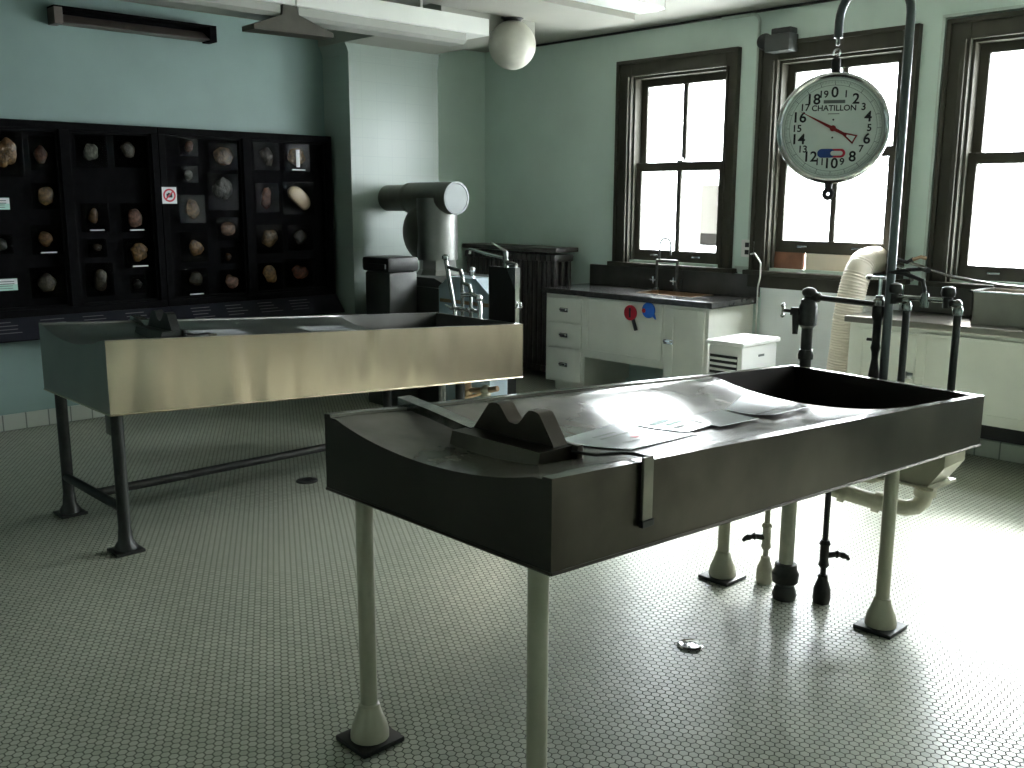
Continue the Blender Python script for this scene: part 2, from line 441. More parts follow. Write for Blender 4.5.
class MB:
    def __init__(self):
        self.bm = bmesh.new()

    def box(self, x0, y0, z0, x1, y1, z1, bev=0.0, rot=None, piv=None):
        mtx = Matrix.Translation(((x0 + x1) / 2, (y0 + y1) / 2, (z0 + z1) / 2)) @ Matrix.Diagonal((abs(x1 - x0), abs(y1 - y0), abs(z1 - z0), 1))
        r = bmesh.ops.create_cube(self.bm, size=1.0, matrix=mtx)
        vs = r['verts']
        if bev:
            es = list({e for v in vs for e in v.link_edges})
            q = bmesh.ops.bevel(self.bm, geom=es, offset=bev, segments=2, affect='EDGES', profile=0.6)
            vs = list({v for f in q['faces'] for v in f.verts} | {v for v in vs if v.is_valid})
        if rot is not None:
            p = Vector(piv) if piv is not None else Vector(((x0 + x1) / 2, (y0 + y1) / 2, (z0 + z1) / 2))
            mt = Matrix.Translation(p) @ rot.to_4x4() @ Matrix.Translation(-p)
            seen = set()
            stack = list(vs)
            while stack:
                v = stack.pop()
                if v in seen:
                    continue
                seen.add(v)
                for e in v.link_edges:
                    stack.append(e.other_vert(v))
            for v in seen:
                v.co = mt @ v.co
        return self

    def rings(self, rings, closed_ends=True):
        rows = [[self.bm.verts.new(p) for p in r] for r in rings]
        n = len(rows[0])
        for a, b in zip(rows, rows[1:]):
            for i in range(n):
                j = (i + 1) % n
                self.bm.faces.new((a[i], a[j], b[j], b[i]))
        if closed_ends:
            self.bm.faces.new(list(reversed(rows[0])))
            self.bm.faces.new(rows[-1])
        return self

    def tube(self, pts, r, seg=12, caps=True):
        pts = [Vector(p) for p in pts]
        rad = r if isinstance(r, (list, tuple)) else [r] * len(pts)
        rings = []
        prev = None
        for i, p in enumerate(pts):
            if i == 0:
                t = pts[1] - p
            elif i == len(pts) - 1:
                t = p - pts[i - 1]
            else:
                t = (pts[i + 1] - p).normalized() + (p - pts[i - 1]).normalized()
            if t.length < 1e-9:
                t = pts[i] - pts[i - 1] if i else pts[1] - pts[0]
            t.normalize()
            if prev is None:
                a = Vector((0, 0, 1)) if abs(t.z) < 0.9 else Vector((1, 0, 0))
                u = t.cross(a).normalized()
            else:
                u = (prev - t * prev.dot(t)).normalized()
            prev = u
            v = t.cross(u)
            rings.append([p + (u * math.cos(2 * math.pi * k / seg) + v * math.sin(2 * math.pi * k / seg)) * rad[i] for k in range(seg)])
        return self.rings(rings, caps)

    def cyl(self, a, b, r, r2=None, seg=20):
        return self.tube([a, b], [r, r if r2 is None else r2], seg)

    def lathe(self, prof, origin=(0, 0, 0), axis=(0, 0, 1), seg=24):
        ax = Vector(axis).normalized()
        o = Vector(origin)
        q = Vector((0, 0, 1)).rotation_difference(ax)
        rings = []
        for r, h in prof:
            rings.append([o + q @ Vector((max(r, 1e-4) * math.cos(2 * math.pi * k / seg), max(r, 1e-4) * math.sin(2 * math.pi * k / seg), h)) for k in range(seg)])
        return self.rings(rings, True)

    def prism(self, poly, axis, d0, d1):
        """poly of 2-D points; axis 'x','y','z' extrudes along that axis between d0 and d1"""
        def P(a, b, d):
            return {'x': (d, a, b), 'y': (a, d, b), 'z': (a, b, d)}[axis]
        lo = [self.bm.verts.new(P(a, b, d0)) for a, b in poly]
        hi = [self.bm.verts.new(P(a, b, d1)) for a, b in poly]
        n = len(poly)
        for i in range(n):
            j = (i + 1) % n
            self.bm.faces.new((lo[i], lo[j], hi[j], hi[i]))
        self.bm.faces.new(list(reversed(lo)))
        self.bm.faces.new(hi)
        return self

    def sphere(self, c, r, sx=1, sy=1, sz=1, u=20, v=14, jitter=0.0, seed=0):
        q = bmesh.ops.create_uvsphere(self.bm, u_segments=u, v_segments=v, radius=1.0)
        rr = random.Random(seed)
        ph = [rr.uniform(0, 6.28) for _ in range(6)]
        for w in q['verts']:
            co = w.co.copy()
            k = 1.0
            if jitter:
                k += jitter * (math.sin(3 * co.x + ph[0]) * math.cos(2.5 * co.z + ph[1]) + 0.6 * math.sin(5 * co.z + ph[2]) * math.sin(4 * co.y + ph[3]) + 0.4 * math.sin(8 * co.x + 7 * co.z + ph[4]))
            w.co = Vector(c) + Vector((co.x * r * sx * k, co.y * r * sy * k, co.z * r * sz * k))
        return self

    def build(self, name, m, parent=None, loc=None, smooth=True, weld=False):
        bm = self.bm
        if weld:
            bmesh.ops.remove_doubles(bm, verts=bm.verts[:], dist=1e-5)
        bmesh.ops.recalc_face_normals(bm, faces=bm.faces[:])
        off = Vector((0, 0, 0))
        if parent is not None:
            p = parent
            while p is not None:
                off += p.location
                p = p.parent
        elif loc is not None:
            off = Vector(loc)
        if off.length:
            for v in bm.verts:
                v.co -= off
        me = bpy.data.meshes.new(name)
        bm.to_mesh(me)
        bm.free()
        ms = m if isinstance(m, list) else [m]
        for k in ms:
            me.materials.append(k)
        if smooth:
            me.shade_smooth()
            try:
                me.set_sharp_from_angle(angle=math.radians(35))
            except Exception:
                pass
        o = bpy.data.objects.new(name, me)
        COL.objects.link(o)
        if parent is not None:
            o.parent = parent
        elif loc is not None:
            o.location = loc
        return o


def tag(o, label, cat, group=None):
    o['label'] = label
    o['category'] = cat
    if group:
        o['group'] = group
    return o


def thing(name, label, cat, loc=(0, 0, 0), group=None):
    o = bpy.data.objects.new(name, None)
    o.empty_display_size = 0.1
    o.location = loc
    COL.objects.link(o)
    return tag(o, label, cat, group)


def struct(o):
    o['kind'] = 'structure'
    return o


def kids(o):
    return [c for c in bpy.data.objects if c.parent is o]


def copy_tree(o, parent=None):
    c = o.copy()
    COL.objects.link(c)
    if parent is not None:
        c.parent = parent
    for ch in kids(o):
        if ch is not c:
            copy_tree(ch, c)
    return c


def text_mesh(name, body, size, m, parent, loc, rot, extrude=0.0004, align='CENTER'):
    cu = bpy.data.curves.new(name, 'FONT')
    cu.body = body
    cu.size = size
    cu.align_x = align
    cu.align_y = 'CENTER'
    cu.extrude = extrude
    cu.offset = size * 0.018
    t = bpy.data.objects.new(name + '_tmp', cu)
    COL.objects.link(t)
    dg = bpy.context.evaluated_depsgraph_get()
    me = bpy.data.meshes.new_from_object(t.evaluated_get(dg))
    bpy.data.objects.remove(t)
    me.materials.clear()
    me.materials.append(m)
    me.name = name
    o = bpy.data.objects.new(name, me)
    COL.objects.link(o)
    o.parent = parent
    o.location = loc
    o.rotation_euler = rot
    return o


def arc(c, r, a0, a1, n, plane='xz'):
    out = []
    for i in range(n + 1):
        a = a0 + (a1 - a0) * i / n
        u, v = r * math.cos(a), r * math.sin(a)
        if plane == 'xz':
            out.append((c[0] + u, c[1], c[2] + v))
        elif plane == 'yz':
            out.append((c[0], c[1] + u, c[2] + v))
        else:
            out.append((c[0] + u, c[1] + v, c[2]))
    return out


# ------------------------------------------------------------------ the room
struct(MB().box(XL - 0.3, YF - 0.3, -0.12, XR + 0.3, YW + 0.35, 0).build('floor', M['floor'], smooth=False))
struct(MB().box(XL - 0.3, YF - 0.3, ZC, XR + 0.3, YW + 0.35, ZC + 0.15).build('ceiling', M['ceiling'], smooth=False))
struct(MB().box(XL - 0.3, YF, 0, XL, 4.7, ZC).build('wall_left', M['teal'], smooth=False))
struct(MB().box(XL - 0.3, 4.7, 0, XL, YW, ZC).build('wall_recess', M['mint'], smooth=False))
rw = MB()
ys_ = [YF] + [v for w in SIDE_WINDOWS for v in (w[0], w[1])] + [YW]
for i in range(0, len(ys_), 2):
    rw.box(XR, ys_[i], 0, XR + 0.3, ys_[i + 1], ZC)
for w in SIDE_WINDOWS:
    rw.box(XR, w[0], 0, XR + 0.3, w[1], w[2]).box(XR, w[0], w[3], XR + 0.3, w[1], ZC)
struct(rw.build('wall_right', M['mint'], smooth=False))
struct(MB().box(XL - 0.3, YF - 0.3, 0, XR + 0.3, YF, ZC).build('wall_front', M['mint'], smooth=False))
wb = MB()
xs = [XL - 0.3] + [v for w in WINDOWS for v in (w[0], w[1])] + [XR + 0.3]
for i in range(0, len(xs), 2):
    wb.box(xs[i], YW, 0, xs[i + 1], YW + 0.3, ZC)
for w in WINDOWS:
    wb.box(w[0], YW, 0, w[1], YW + 0.3, w[2])
    wb.box(w[0], YW, w[3], w[1], YW + 0.3, ZC)
struct(wb.build('wall_back', M['mint'], smooth=False))
# tiled column with a flared head, and the beam it carries
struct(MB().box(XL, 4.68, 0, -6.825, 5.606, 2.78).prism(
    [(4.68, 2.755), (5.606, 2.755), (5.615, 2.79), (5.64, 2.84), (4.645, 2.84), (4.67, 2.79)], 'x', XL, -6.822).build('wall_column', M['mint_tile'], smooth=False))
struct(MB().box(XL, 4.64, 2.835, -5.6, 5.58, ZC).build('ceiling_beam', M['ceiling'], smooth=False))
# flat dropped ceiling panel with rounded end corner
pan = [(-5.53, 1.0), (-5.53, 6.05)]
pan += [(-5.05 + 0.12 * math.sin(t), 5.93 + 0.12 * math.cos(t)) for t in [k * math.pi / 12 for k in range(7)]]
pan += [(-4.93, 1.0)]
struct(MB().prism(pan, 'z', 2.935, ZC).build('ceiling_panel', M['ceiling'], smooth=False))
struct(MB().box(XL, YF, 0, XL + 0.015, 4.68, 0.115, 0.003).build('baseboard_left', M['base_tile'], smooth=False))
struct(MB().box(-7.2, YW - 0.02, 0, -5.8, YW, 0.12).box(-4.08, YW - 0.02, 0, -3.1, YW, 0.12).box(-1.0, YW - 0.02, 0, XR, YW, 0.12).build('baseboard_back', M['base_tile_x'], smooth=False))
struct(MB().box(-4.03, YW - 0.03, 0.12, -2.95, YW - 0.002, 0.95).build('trim_1', M['white_tile'], smooth=False))
struct(MB().box(-2.815, YW - 0.03, 1.05, -2.795, YW - 0.002, 2.765).box(-2.815, YW - 0.03, 2.745, -1.5, YW - 0.002, 2.765).build('trim_2', M['conduit'], smooth=False))
struct(MB().box(-4.29, YW - 0.012, 1.055, -4.10, YW - 0.001, 1.10).build('trim_3', M['conduit'], smooth=False))
# ceiling/wall picture line of the window wall
struct(MB().box(-6.9, YW - 0.02, ZC - 0.022, XR, YW, ZC - 0.005).build('trim_4', M['black'], smooth=False))


def make_window(i, x0, x1, z0, z1, apron):
    root = bpy.data.objects.new('window_%d' % i, None)
    root.location = ((x0 + x1) / 2, YW, z0)
    COL.objects.link(root)
    struct(root)
    c = MB()
    fw = 0.15
    # casing boards round the opening, with an inner and outer bead
    for (a, b, p, q) in ((x0 - fw, x0, z0 - 0.03, z1 + 0.13), (x1, x1 + 0.11, z0 - 0.03, z1 + 0.13), (x0, x1, z1, z1 + 0.13)):
        c.box(a, YW - 0.035, p, b, YW, q, 0.004)
    for (a, b, p, q) in ((x0 - fw, x0 - fw + 0.03, z0 - 0.03, z1 + 0.13), (x1 + 0.08, x1 + 0.11, z0 - 0.03, z1 + 0.13), (x0 - fw, x1 + 0.11, z1 + 0.10, z1 + 0.13),
                         (x0 - 0.05, x0 - 0.02, z0 - 0.03, z1), (x1 + 0.01, x1 + 0.03, z0 - 0.03, z1)):
        c.box(a, YW - 0.055, p, b, YW - 0.03, q, 0.004)
    # jamb lining
    c.box(x0, YW, z0, x0 + 0.02, YW + 0.22, z1).box(x1 - 0.02, YW, z0, x1, YW + 0.22, z1).box(x0, YW, z1 - 0.02, x1, YW + 0.22, z1)
    c.build('casing', M['wood'], root, smooth=False)
    MB().box(x0 - fw - 0.04, YW - 0.075, z0 - 0.055, x1 + 0.16, YW + 0.2, z0 - 0.02, 0.006).build('sill', M['wood'], root, smooth=False)
    if apron:
        MB().box(x0 - 0.17, YW - 0.032, apron, x1 + 0.11, YW, z0 - 0.055, 0.004).build('apron', M['wood'], root, smooth=False)
    zm = z0 + 0.745
    xm = (x0 + x1) / 2 + 0.0
    raise_ = 0.12 if i == 2 else 0.0

    def sash(name, y, za, zb, top, bot, side=0.055):
        s = MB()
        s.box(x0 + 0.02, y, za, x0 + 0.02 + side, y + 0.04, zb, 0.004)
        s.box(x1 - 0.02 - side, y, za, x1 - 0.02, y + 0.04, zb, 0.004)
        s.box(x0 + 0.07, y, zb - top, x1 - 0.07, y + 0.04, zb, 0.004)
        s.box(x0 + 0.07, y, za, x1 - 0.07, y + 0.04, za + bot, 0.004)
        s.box(xm - 0.021, y + 0.004, za + bot, xm + 0.021, y + 0.036, zb - top, 0.004)
        so = s.build(name, M['wood'], root, smooth=False)
        for a, b in ((x0 + 0.07, xm - 0.012), (xm + 0.012, x1 - 0.07)):
            MB().box(a, y + 0.017, za + bot - 0.004, b, y + 0.023, zb - top + 0.004).build('glass_pane', M['pane'], so, smooth=False)
        return so
    sash('upper_sash', YW + 0.085, zm - 0.01, z1 - 0.02, 0.06, 0.06, 0.06)
    lo = sash('lower_sash', YW + 0.035, z0 + raise_, zm + 0.06 + raise_ * 0.55, 0.07, 0.09, 0.055)
    for xx in (x0 + 0.25, x1 - 0.25):
        MB().box(xx - 0.04, YW + 0.015, z0 + raise_ + 0.04, xx + 0.04, YW + 0.036, z0 + raise_ + 0.055, 0.003).build('sash_lift', M['chrome'], lo)
    MB().box(xm - 0.03, YW + 0.04, zm + 0.06 + raise_ * 0.55, xm + 0.03, YW + 0.08, zm + 0.075 + raise_ * 0.55, 0.004).sphere((xm + 0.012, YW + 0.06, zm + 0.085 + raise_ * 0.55), 0.012).build('sash_lock', M['worn_chrome'], lo)
    return root


for i, w in enumerate(WINDOWS):
    make_window(i + 1, *w, (0.95 if i == 1 else None))

for i, (y0_, y1_, z0_, z1_) in enumerate(SIDE_WINDOWS):
    root = bpy.data.objects.new('window_%d' % (len(WINDOWS) + i + 1), None)
    root.location = (XR, (y0_ + y1_) / 2, z0_)
    COL.objects.link(root)
    struct(root)
    MB().box(XR - 0.035, y0_ - 0.12, z0_ - 0.1, XR, y0_, z1_ + 0.12).box(XR - 0.035, y1_, z0_ - 0.1, XR, y1_ + 0.12, z1_ + 0.12).box(XR - 0.035, y0_, z1_, XR, y1_, z1_ + 0.12).box(XR - 0.06, y0_ - 0.14, z0_ - 0.05, XR + 0.2, y1_ + 0.14, z0_).build('casing', M['wood'], root, smooth=False)
    sm_ = MB()
    for (p, q, r, t) in ((y0_, y0_ + 0.06, z0_, z1_), (y1_ - 0.06, y1_, z0_, z1_), (y0_, y1_, z0_, z0_ + 0.08), (y0_, y1_, z1_ - 0.06, z1_), (y0_, y1_, 1.82, 1.88), ((y0_ + y1_) / 2 - 0.017, (y0_ + y1_) / 2 + 0.017, z0_, z1_)):
        sm_.box(XR + 0.10, p, r, XR + 0.14, q, t)
    so_ = sm_.build('sash', M['wood'], root, smooth=False)
    MB().box(XR + 0.117, y0_ + 0.05, z0_ + 0.05, XR + 0.123, y1_ - 0.05, z1_ - 0.05).build('glass_pane', M['pane'], so_, smooth=False)

# things outside the first window: a rendered wall corner and its drainpipe, seen through the glass
ow = MB().box(-6.62, 9.2, -1.0, -5.98, 9.5, 4.4).build('outside_wall', M['tan_wall'], loc=(-6.3, 9.2, -1.0), smooth=False)
struct(ow)

ps = thing('window_notice', 'grey printed notice stuck on the lower right pane of the first window', 'poster', (-4.62, YW + 0.04, 1.24))
MB().box(-4.735, YW + 0.044, 1.245, -4.665, YW + 0.046, 1.72).build('pale_margin', M['notice'], ps, smooth=False)
MB().box(-4.665, YW + 0.044, 1.34, -4.50, YW + 0.046, 1.72).build('grey_picture', M['notice_grey'], ps, smooth=False)
MB().box(-4.665, YW + 0.044, 1.245, -4.50, YW + 0.046, 1.34).build('dark_band', M['notice_dark'], ps, smooth=False)

# ------------------------------------------------------------------ autopsy tables


def table_basin(root, x0, x1, y0, y1n, y1b, zt0, zt1, zb0, zb1, m_top, m_side, m_end, plate_end, dip):
    """x0 back long side, x1 near long side; top runs from zt0 at the head down to zt1 at the foot"""
    RW = 0.03
    yend = (y1n + y1b) / 2

    def yfoot(x):
        return y1b + (y1n - y1b) * (x - x0) / (x1 - x0)

    def zt(y):
        return zt0 + (zt1 - zt0) * (y - y0) / (yend - y0)

    def zb(y):
        return zb0 + (zb1 - zb0) * (y - y0) / (yend - y0)
    NX = 28
    fx = [x0, x0 + RW] + [x0 + RW + 0.002 + (x1 - x0 - 2 * RW - 0.004) * k / NX for k in range(NX + 1)] + [x1 - RW, x1]
    xc, hw = (x0 + x1) / 2, (x1 - x0) / 2 - RW
    fl = 0.87

    def dish(x):
        t = abs(x - xc) / hw
        return -0.007 - (dip - 0.007) * max(0.0, 1 - (t / 0.93) ** 2) ** 0.9
    rows = []
    ys = [y0] + [y0 + (plate_end - y0) * k / 20 for k in range(1, 21)]
    for y in ys:
        rows.append([(x, y, zt(y) + (dish(x) if 1 < j < len(fx) - 2 else 0)) for j, x in enumerate(fx)])

    def deep(y, shift=0.0):
        r = []
        for j, x in enumerate(fx):
            if j in (0, 1, len(fx) - 2, len(fx) - 1):
                r.append((x, y if shift == 0 else yfoot(x) + shift, zt(y)))
            else:
                r.append((x, y if shift == 0 else yfoot(x) + shift, zb(y) + 0.025))
        return r
    rows.append(deep(plate_end + 0.004))
    rows.append(deep(yend - 0.03, -0.03))
    rows.append([(x, yfoot(x) - 0.028, zt(yend)) for x in fx])
    rows.append([(x, yfoot(x), zt(yend)) for x in fx])
    mb = MB()
    bm = mb.bm
    V = [[bm.verts.new(p) for p in r] for r in rows]
    for k, (a, b) in enumerate(zip(V, V[1:])):
        for j in range(len(fx) - 1):
            f = bm.faces.new((a[j], a[j + 1], b[j + 1], b[j]))
            if 20 <= k < 23 and 0 < j < len(fx) - 2:
                f.material_index = 2  # sink walls take the end colour, which holds the shade of the recess
    top_n = len(bm.faces)
    # underside and sides
    lo = [[bm.verts.new((p[0], p[1], zb(p[1]))) for p in (r[0], r[-1])] for r in rows]
    for k in range(len(V) - 1):
        f = bm.faces.new((V[k][0], V[k + 1][0], lo[k + 1][0], lo[k][0])); f.material_index = 1
        f = bm.faces.new((V[k][-1], lo[k][1], lo[k + 1][1], V[k + 1][-1])); f.material_index = 1
        f = bm.faces.new((lo[k][0], lo[k + 1][0], lo[k + 1][1], lo[k][1])); f.material_index = 1
    f = bm.faces.new([lo[0][0]] + V[0] + [lo[0][1]]); f.material_index = 2
    f = bm.faces.new([lo[-1][1]] + list(reversed(V[-1])) + [lo[-1][0]]); f.material_index = 2
    basin = mb.build('basin', [m_top, m_side, m_end], root)
    # folded lip along the lower edges
    l = MB()
    t = 0.008
    for x in (x0, x1):
        pts = [(x, y0, zb(y0)), (x, yfoot(x), zb(yend))]
        l.tube(pts, t * 0.6, 6)
    l.tube([(x0, y0, zb(y0)), (x1, y0, zb(y0))], t * 0.6, 6)
    l.tube([(x0, yfoot(x0), zb(yend)), (x1, yfoot(x1), zb(yend))], t * 0.6, 6)
    l.build('folded_edge', m_side, root)
    return zt, zb, dish


# ---- front table
FT = thing('autopsy_table', 'dark steel autopsy table on cream legs in the foreground', 'table', (-1.88, 2.7, 0))
fx0, fx1 = -2.338, -1.429
zt, zb, dish = table_basin(FT, fx0, fx1, 1.488, 3.95, 4.05, 0.995, 0.845, 0.772, 0.644, M['top_steel'], M['dark_steel'], M['shaded_end_steel'], 3.36, 0.056)
for (lx, ly) in ((-2.22, 1.535), (-1.515, 1.535), (-1.53, 3.407), (-2.23, 3.387)):
    h = zb(ly)
    leg = MB().cyl((lx, ly, 0.04), (lx, ly, h + 0.002), 0.0255, seg=24).build('leg', M['cream'], FT)
    MB().lathe([(0.058, 0.012), (0.058, 0.03), (0.053, 0.055), (0.042, 0.082), (0.034, 0.105), (0.031, 0.122), (0.026, 0.126)], (lx, ly, 0)).build('foot_cup', M['cream'], leg)
    MB().box(lx - 0.074, ly - 0.074, 0, lx + 0.074, ly + 0.074, 0.016, 0.004).build('foot_plate', M['iron'], leg)

# ---- back table
BT = thing('autopsy_table', 'bright stainless autopsy table on black legs beside the display cabinets', 'table', (-4.67, 2.87, 0))
bx0, bx1 = -5.09, -4.25
zt2, zb2, dish2 = table_basin(BT, bx0, bx1, 1.605, 4.15, 4.15, 0.99, 0.848, 0.655, 0.515, M['shaded_stainless'], M['stainless'], M['shaded_stainless'], 3.35, 0.055)
for (lx, ly) in ((-5.03, 1.66), (-4.30, 1.65), (-4.30, 3.68), (-5.03, 3.68)):
    h = zb2(ly)
    leg = MB().cyl((lx, ly, 0.02), (lx, ly, h + 0.002), 0.028, seg=20).build('leg', M['iron'], BT)
    MB().lathe([(0.052, 0.012), (0.05, 0.03), (0.034, 0.055), (0.030, 0.10), (0.028, 0.11)], (lx, ly, 0)).build('foot_cup', M['iron'], leg)
    MB().box(lx - 0.065, ly - 0.065, 0, lx + 0.065, ly + 0.065, 0.014, 0.004).build('foot_plate', M['iron'], leg)
MB().cyl((-5.03, 1.655, 0.20), (-4.30, 1.655, 0.20), 0.022).cyl((-5.03, 3.68, 0.20), (-4.30, 3.68, 0.20), 0.022).cyl((-4.66, 1.655, 0.195), (-4.66, 3.68, 0.195), 0.022).build('stretcher', M['iron'], BT)
MB().box(-4.385, 1.63, 0.545, -4.325, 1.69, zb2(1.66), 0.004).build('leg_bracket', M['shaded_stainless'], BT)

# ---- head rests


def head_rest(label, cx, cy, z, halfw, depth, hump, barx0, barz0, rimx, rimz, m, strap_len, strap_bottom):
    t = thing('head_rest', label, 'head rest', (cx, cy, z))
    b = MB()
    b.prism([(cy - depth / 2, z), (cy + depth / 2, z), (cy + depth / 2 - 0.012, z + 0.047), (cy - depth / 2 + 0.012, z + 0.047)], 'x', cx - halfw, cx + halfw)
    b.build('base_block', m, t, smooth=False)
    prof = []
    n = 44
    w = halfw * 0.93
    for k in range(n + 1):
        u = -1 + 2 * k / n
        # two broad humps with a neck-shaped hollow between
        s = abs(u - 0.03)
        if s < 0.42:
            hgt = hump * (0.48 + 0.52 * 0.5 * (1 - math.cos(math.pi * min(1, max(0, s - 0.05) / 0.36))))
        elif s < 0.62:
            hgt = hump * (1.0 - 0.07 * ((s - 0.47) / 0.15) ** 2 * (1 if s > 0.47 else 0))
        else:
            hgt = hump * 0.93 * max(0.0, 1 - (s - 0.62) / (0.35 if u > 0 else 0.41))
        prof.append((cx + u * w, z + 0.044 + hgt))
    poly = [(cx - w, z + 0.042)] + [p for p in prof if p[1] > z + 0.0445] + [(cx + w, z + 0.042)]
    MB().prism(poly, 'y', cy + depth * 0.02, cy + depth * 0.36).build('neck_cradle', m, t)
    MB().box(cx - halfw * 0.98, cy + depth * 0.36, z + 0.004, cx + halfw * 1.12, cy + depth * 0.52, z + 0.05, 0.004).build('slide_plate', m, t)
    bar = MB()
    pts = [(barx0, cy + 0.03, barz0), (barx0 + 0.05, cy + 0.03, barz0 - 0.006), (barx0 + 0.16, cy + 0.02, z + 0.055), (cx - halfw + 0.02, cy + 0.01, z + 0.035)]
    rings = []
    for (x, y, zz) in pts:
        rings.append([(x, y - 0.024, zz - 0.012), (x, y + 0.024, zz - 0.012), (x, y + 0.024, zz + 0.014), (x, y - 0.024, zz + 0.014)])
    bar.rings(rings)
    bar.build('side_bar', M['worn_chrome'], t, smooth=False)
    rod = MB().tube([(cx + halfw * 0.9, cy + 0.055, z + 0.03), ((cx + halfw + rimx) / 2 - 0.04, cy + 0.06, z + 0.036), (rimx - 0.07, cy + 0.06, rimz + 0.006), (rimx - 0.03, cy + 0.06, rimz + 0.011), (rimx + 0.012, cy + 0.06, rimz + 0.010)], 0.0045, 8)
    rod.build('hook_rod', M['iron'], t)
    MB().box(rimx + 0.003, cy + 0.04, strap_bottom, rimx + 0.013, cy + 0.078, rimz + 0.013, 0.002).build('hook_strap', M['strap'], t, smooth=False)
    MB().box(rimx + 0.002, cy + 0.037, strap_bottom - 0.004, rimx + 0.017, cy + 0.081, strap_bottom + 0.014, 0.002).build('strap_end', M['iron'], t, smooth=False)
    return t


head_rest('dark steel head rest with a double hump cradle on the foreground table', -1.84, 1.755, zt(1.76) - 0.056, 0.172, 0.15, 0.088, -2.352, zt(1.8) + 0.013, fx1, zt(1.82), M['dark_steel'], 0.2, 0.815)
head_rest('black head rest with shiny hump tops on the bright stainless table behind', -4.73, 2.06, zt2(2.06) - 0.054, 0.155, 0.13, 0.088, -5.10, zt2(2.07) + 0.013, bx1 - 0.03, zt2(2.1) - 0.004, M['iron'], 0.1, zt2(2.1) - 0.03)

# ---- laminated sheets lying on the tables


def sheet(corners, label, zf, marks=None, lift=None, group=None, name='paper_sheet'):
    N = 8
    mb = MB()
    g = []
    for i in range(N + 1):
        row = []
        for j in range(N + 1):
            u, v = i / N, j / N
            a = Vector(corners[0]) * (1 - u) * (1 - v) + Vector(corners[1]) * u * (1 - v) + Vector(corners[2]) * u * v + Vector(corners[3]) * (1 - u) * v
            z = zf(a.x, a.y) + 0.0035 + (lift(u, v) if lift else 0)
            row.append(Vector((a.x, a.y, z)))
        g.append(row)
    c = g[N // 2][N // 2].copy()
    up = [[mb.bm.verts.new(p + Vector((0, 0, 0.0008))) for p in r] for r in g]
    dn = [[mb.bm.verts.new(p - Vector((0, 0, 0.0008))) for p in r] for r in g]
    for i in range(N):
        for j in range(N):
            mb.bm.faces.new((up[i][j], up[i + 1][j], up[i + 1][j + 1], up[i][j + 1]))
            mb.bm.faces.new((dn[i][j], dn[i][j + 1], dn[i + 1][j + 1], dn[i + 1][j]))
    for i in range(N):
        for (p, q) in (((i, 0), (i + 1, 0)), ((i + 1, N), (i, N)), ((0, i + 1), (0, i)), ((N, i), (N, i + 1))):
            mb.bm.faces.new((up[p[0]][p[1]], up[q[0]][q[1]], dn[q[0]][q[1]], dn[p[0]][p[1]]))
    c.z -= 0.001
    o = mb.build(name, M['paper'], loc=c)
    tag(o, label, 'paper', group)
    for (u0, v0, u1, v1, mk, nm) in (marks or []):
        k = MB()
        P = []
        for (u, v) in ((u0, v0), (u1, v0), (u1, v1), (u0, v1)):
            a = Vector(corners[0]) * (1 - u) * (1 - v) + Vector(corners[1]) * u * (1 - v) + Vector(corners[2]) * u * v + Vector(corners[3]) * (1 - u) * v
            P.append((a.x, a.y, zf(a.x, a.y) + 0.0053 + (lift(u, v) if lift else 0)))
        vs = [k.bm.verts.new(p) for p in P]
        vt = [k.bm.verts.new((p[0], p[1], p[2] + 0.0005)) for p in P]
        k.bm.faces.new(list(reversed(vs)))
        k.bm.faces.new(vt)
        for i in range(4):
            j = (i + 1) % 4
            k.bm.faces.new((vs[i], vs[j], vt[j], vt[i]))
        k.build(nm, mk, o, smooth=False)
    return o


zf1 = lambda x, y: zt(y) + dish(x)
zf2 = lambda x, y: zt2(y) + dish2(x)
sheet([(-1.89, 1.98), (-1.97, 2.36), (-1.70, 2.42), (-1.64, 2.02)], 'white laminated sheet with small print just behind the humped head rest', zf1,
      [(0.30, 0.22, 0.62, 0.26, M['ink_soft'], 'printed_line'), (0.28, 0.34, 0.70, 0.37, M['ink_soft'], 'printed_line'), (0.52, 0.52, 0.62, 0.60, M['ink_red'], 'red_mark'), (0.25, 0.66, 0.5, 0.69, M['ink_soft'], 'printed_line')])
sheet([(-1.94, 2.37), (-2.0, 2.59), (-1.77, 2.60), (-1.73, 2.40)], 'laminated sheet with dark green printing in the middle of the foreground table', zf1,
      [(0.15, 0.25, 0.75, 0.38, M['ink_green'], 'green_print'), (0.35, 0.45, 0.9, 0.55, M['ink_green'], 'green_print'), (0.2, 0.65, 0.55, 0.75, M['ink_soft'], 'printed_line')], lambda u, v: 0.004)
sheet([(-1.90, 2.62), (-1.93, 2.87), (-1.74, 2.82), (-1.72, 2.56)], 'plain white sheet lying flat on the foreground table beside the curled sheet', zf1, None, lambda u, v: 0.006)
sheet([(-1.92, 2.89), (-2.05, 3.20), (-1.77, 3.22), (-1.73, 2.90)], 'glossy curled sheet nearest the sink end of the foreground table', zf1, None, lambda u, v: 0.006 + 0.02 * (v - 0.4) ** 2)
sheet([(-4.86, 2.27), (-4.86, 2.55), (-4.62, 2.56), (-4.62, 2.28)], 'pale sheet on the stainless table next to its black head rest', zf2)
sheet([(-4.86, 2.93), (-4.86, 3.22), (-4.64, 3.22), (-4.64, 2.94)], 'pale sheet on the stainless table nearer its sink end', zf2)

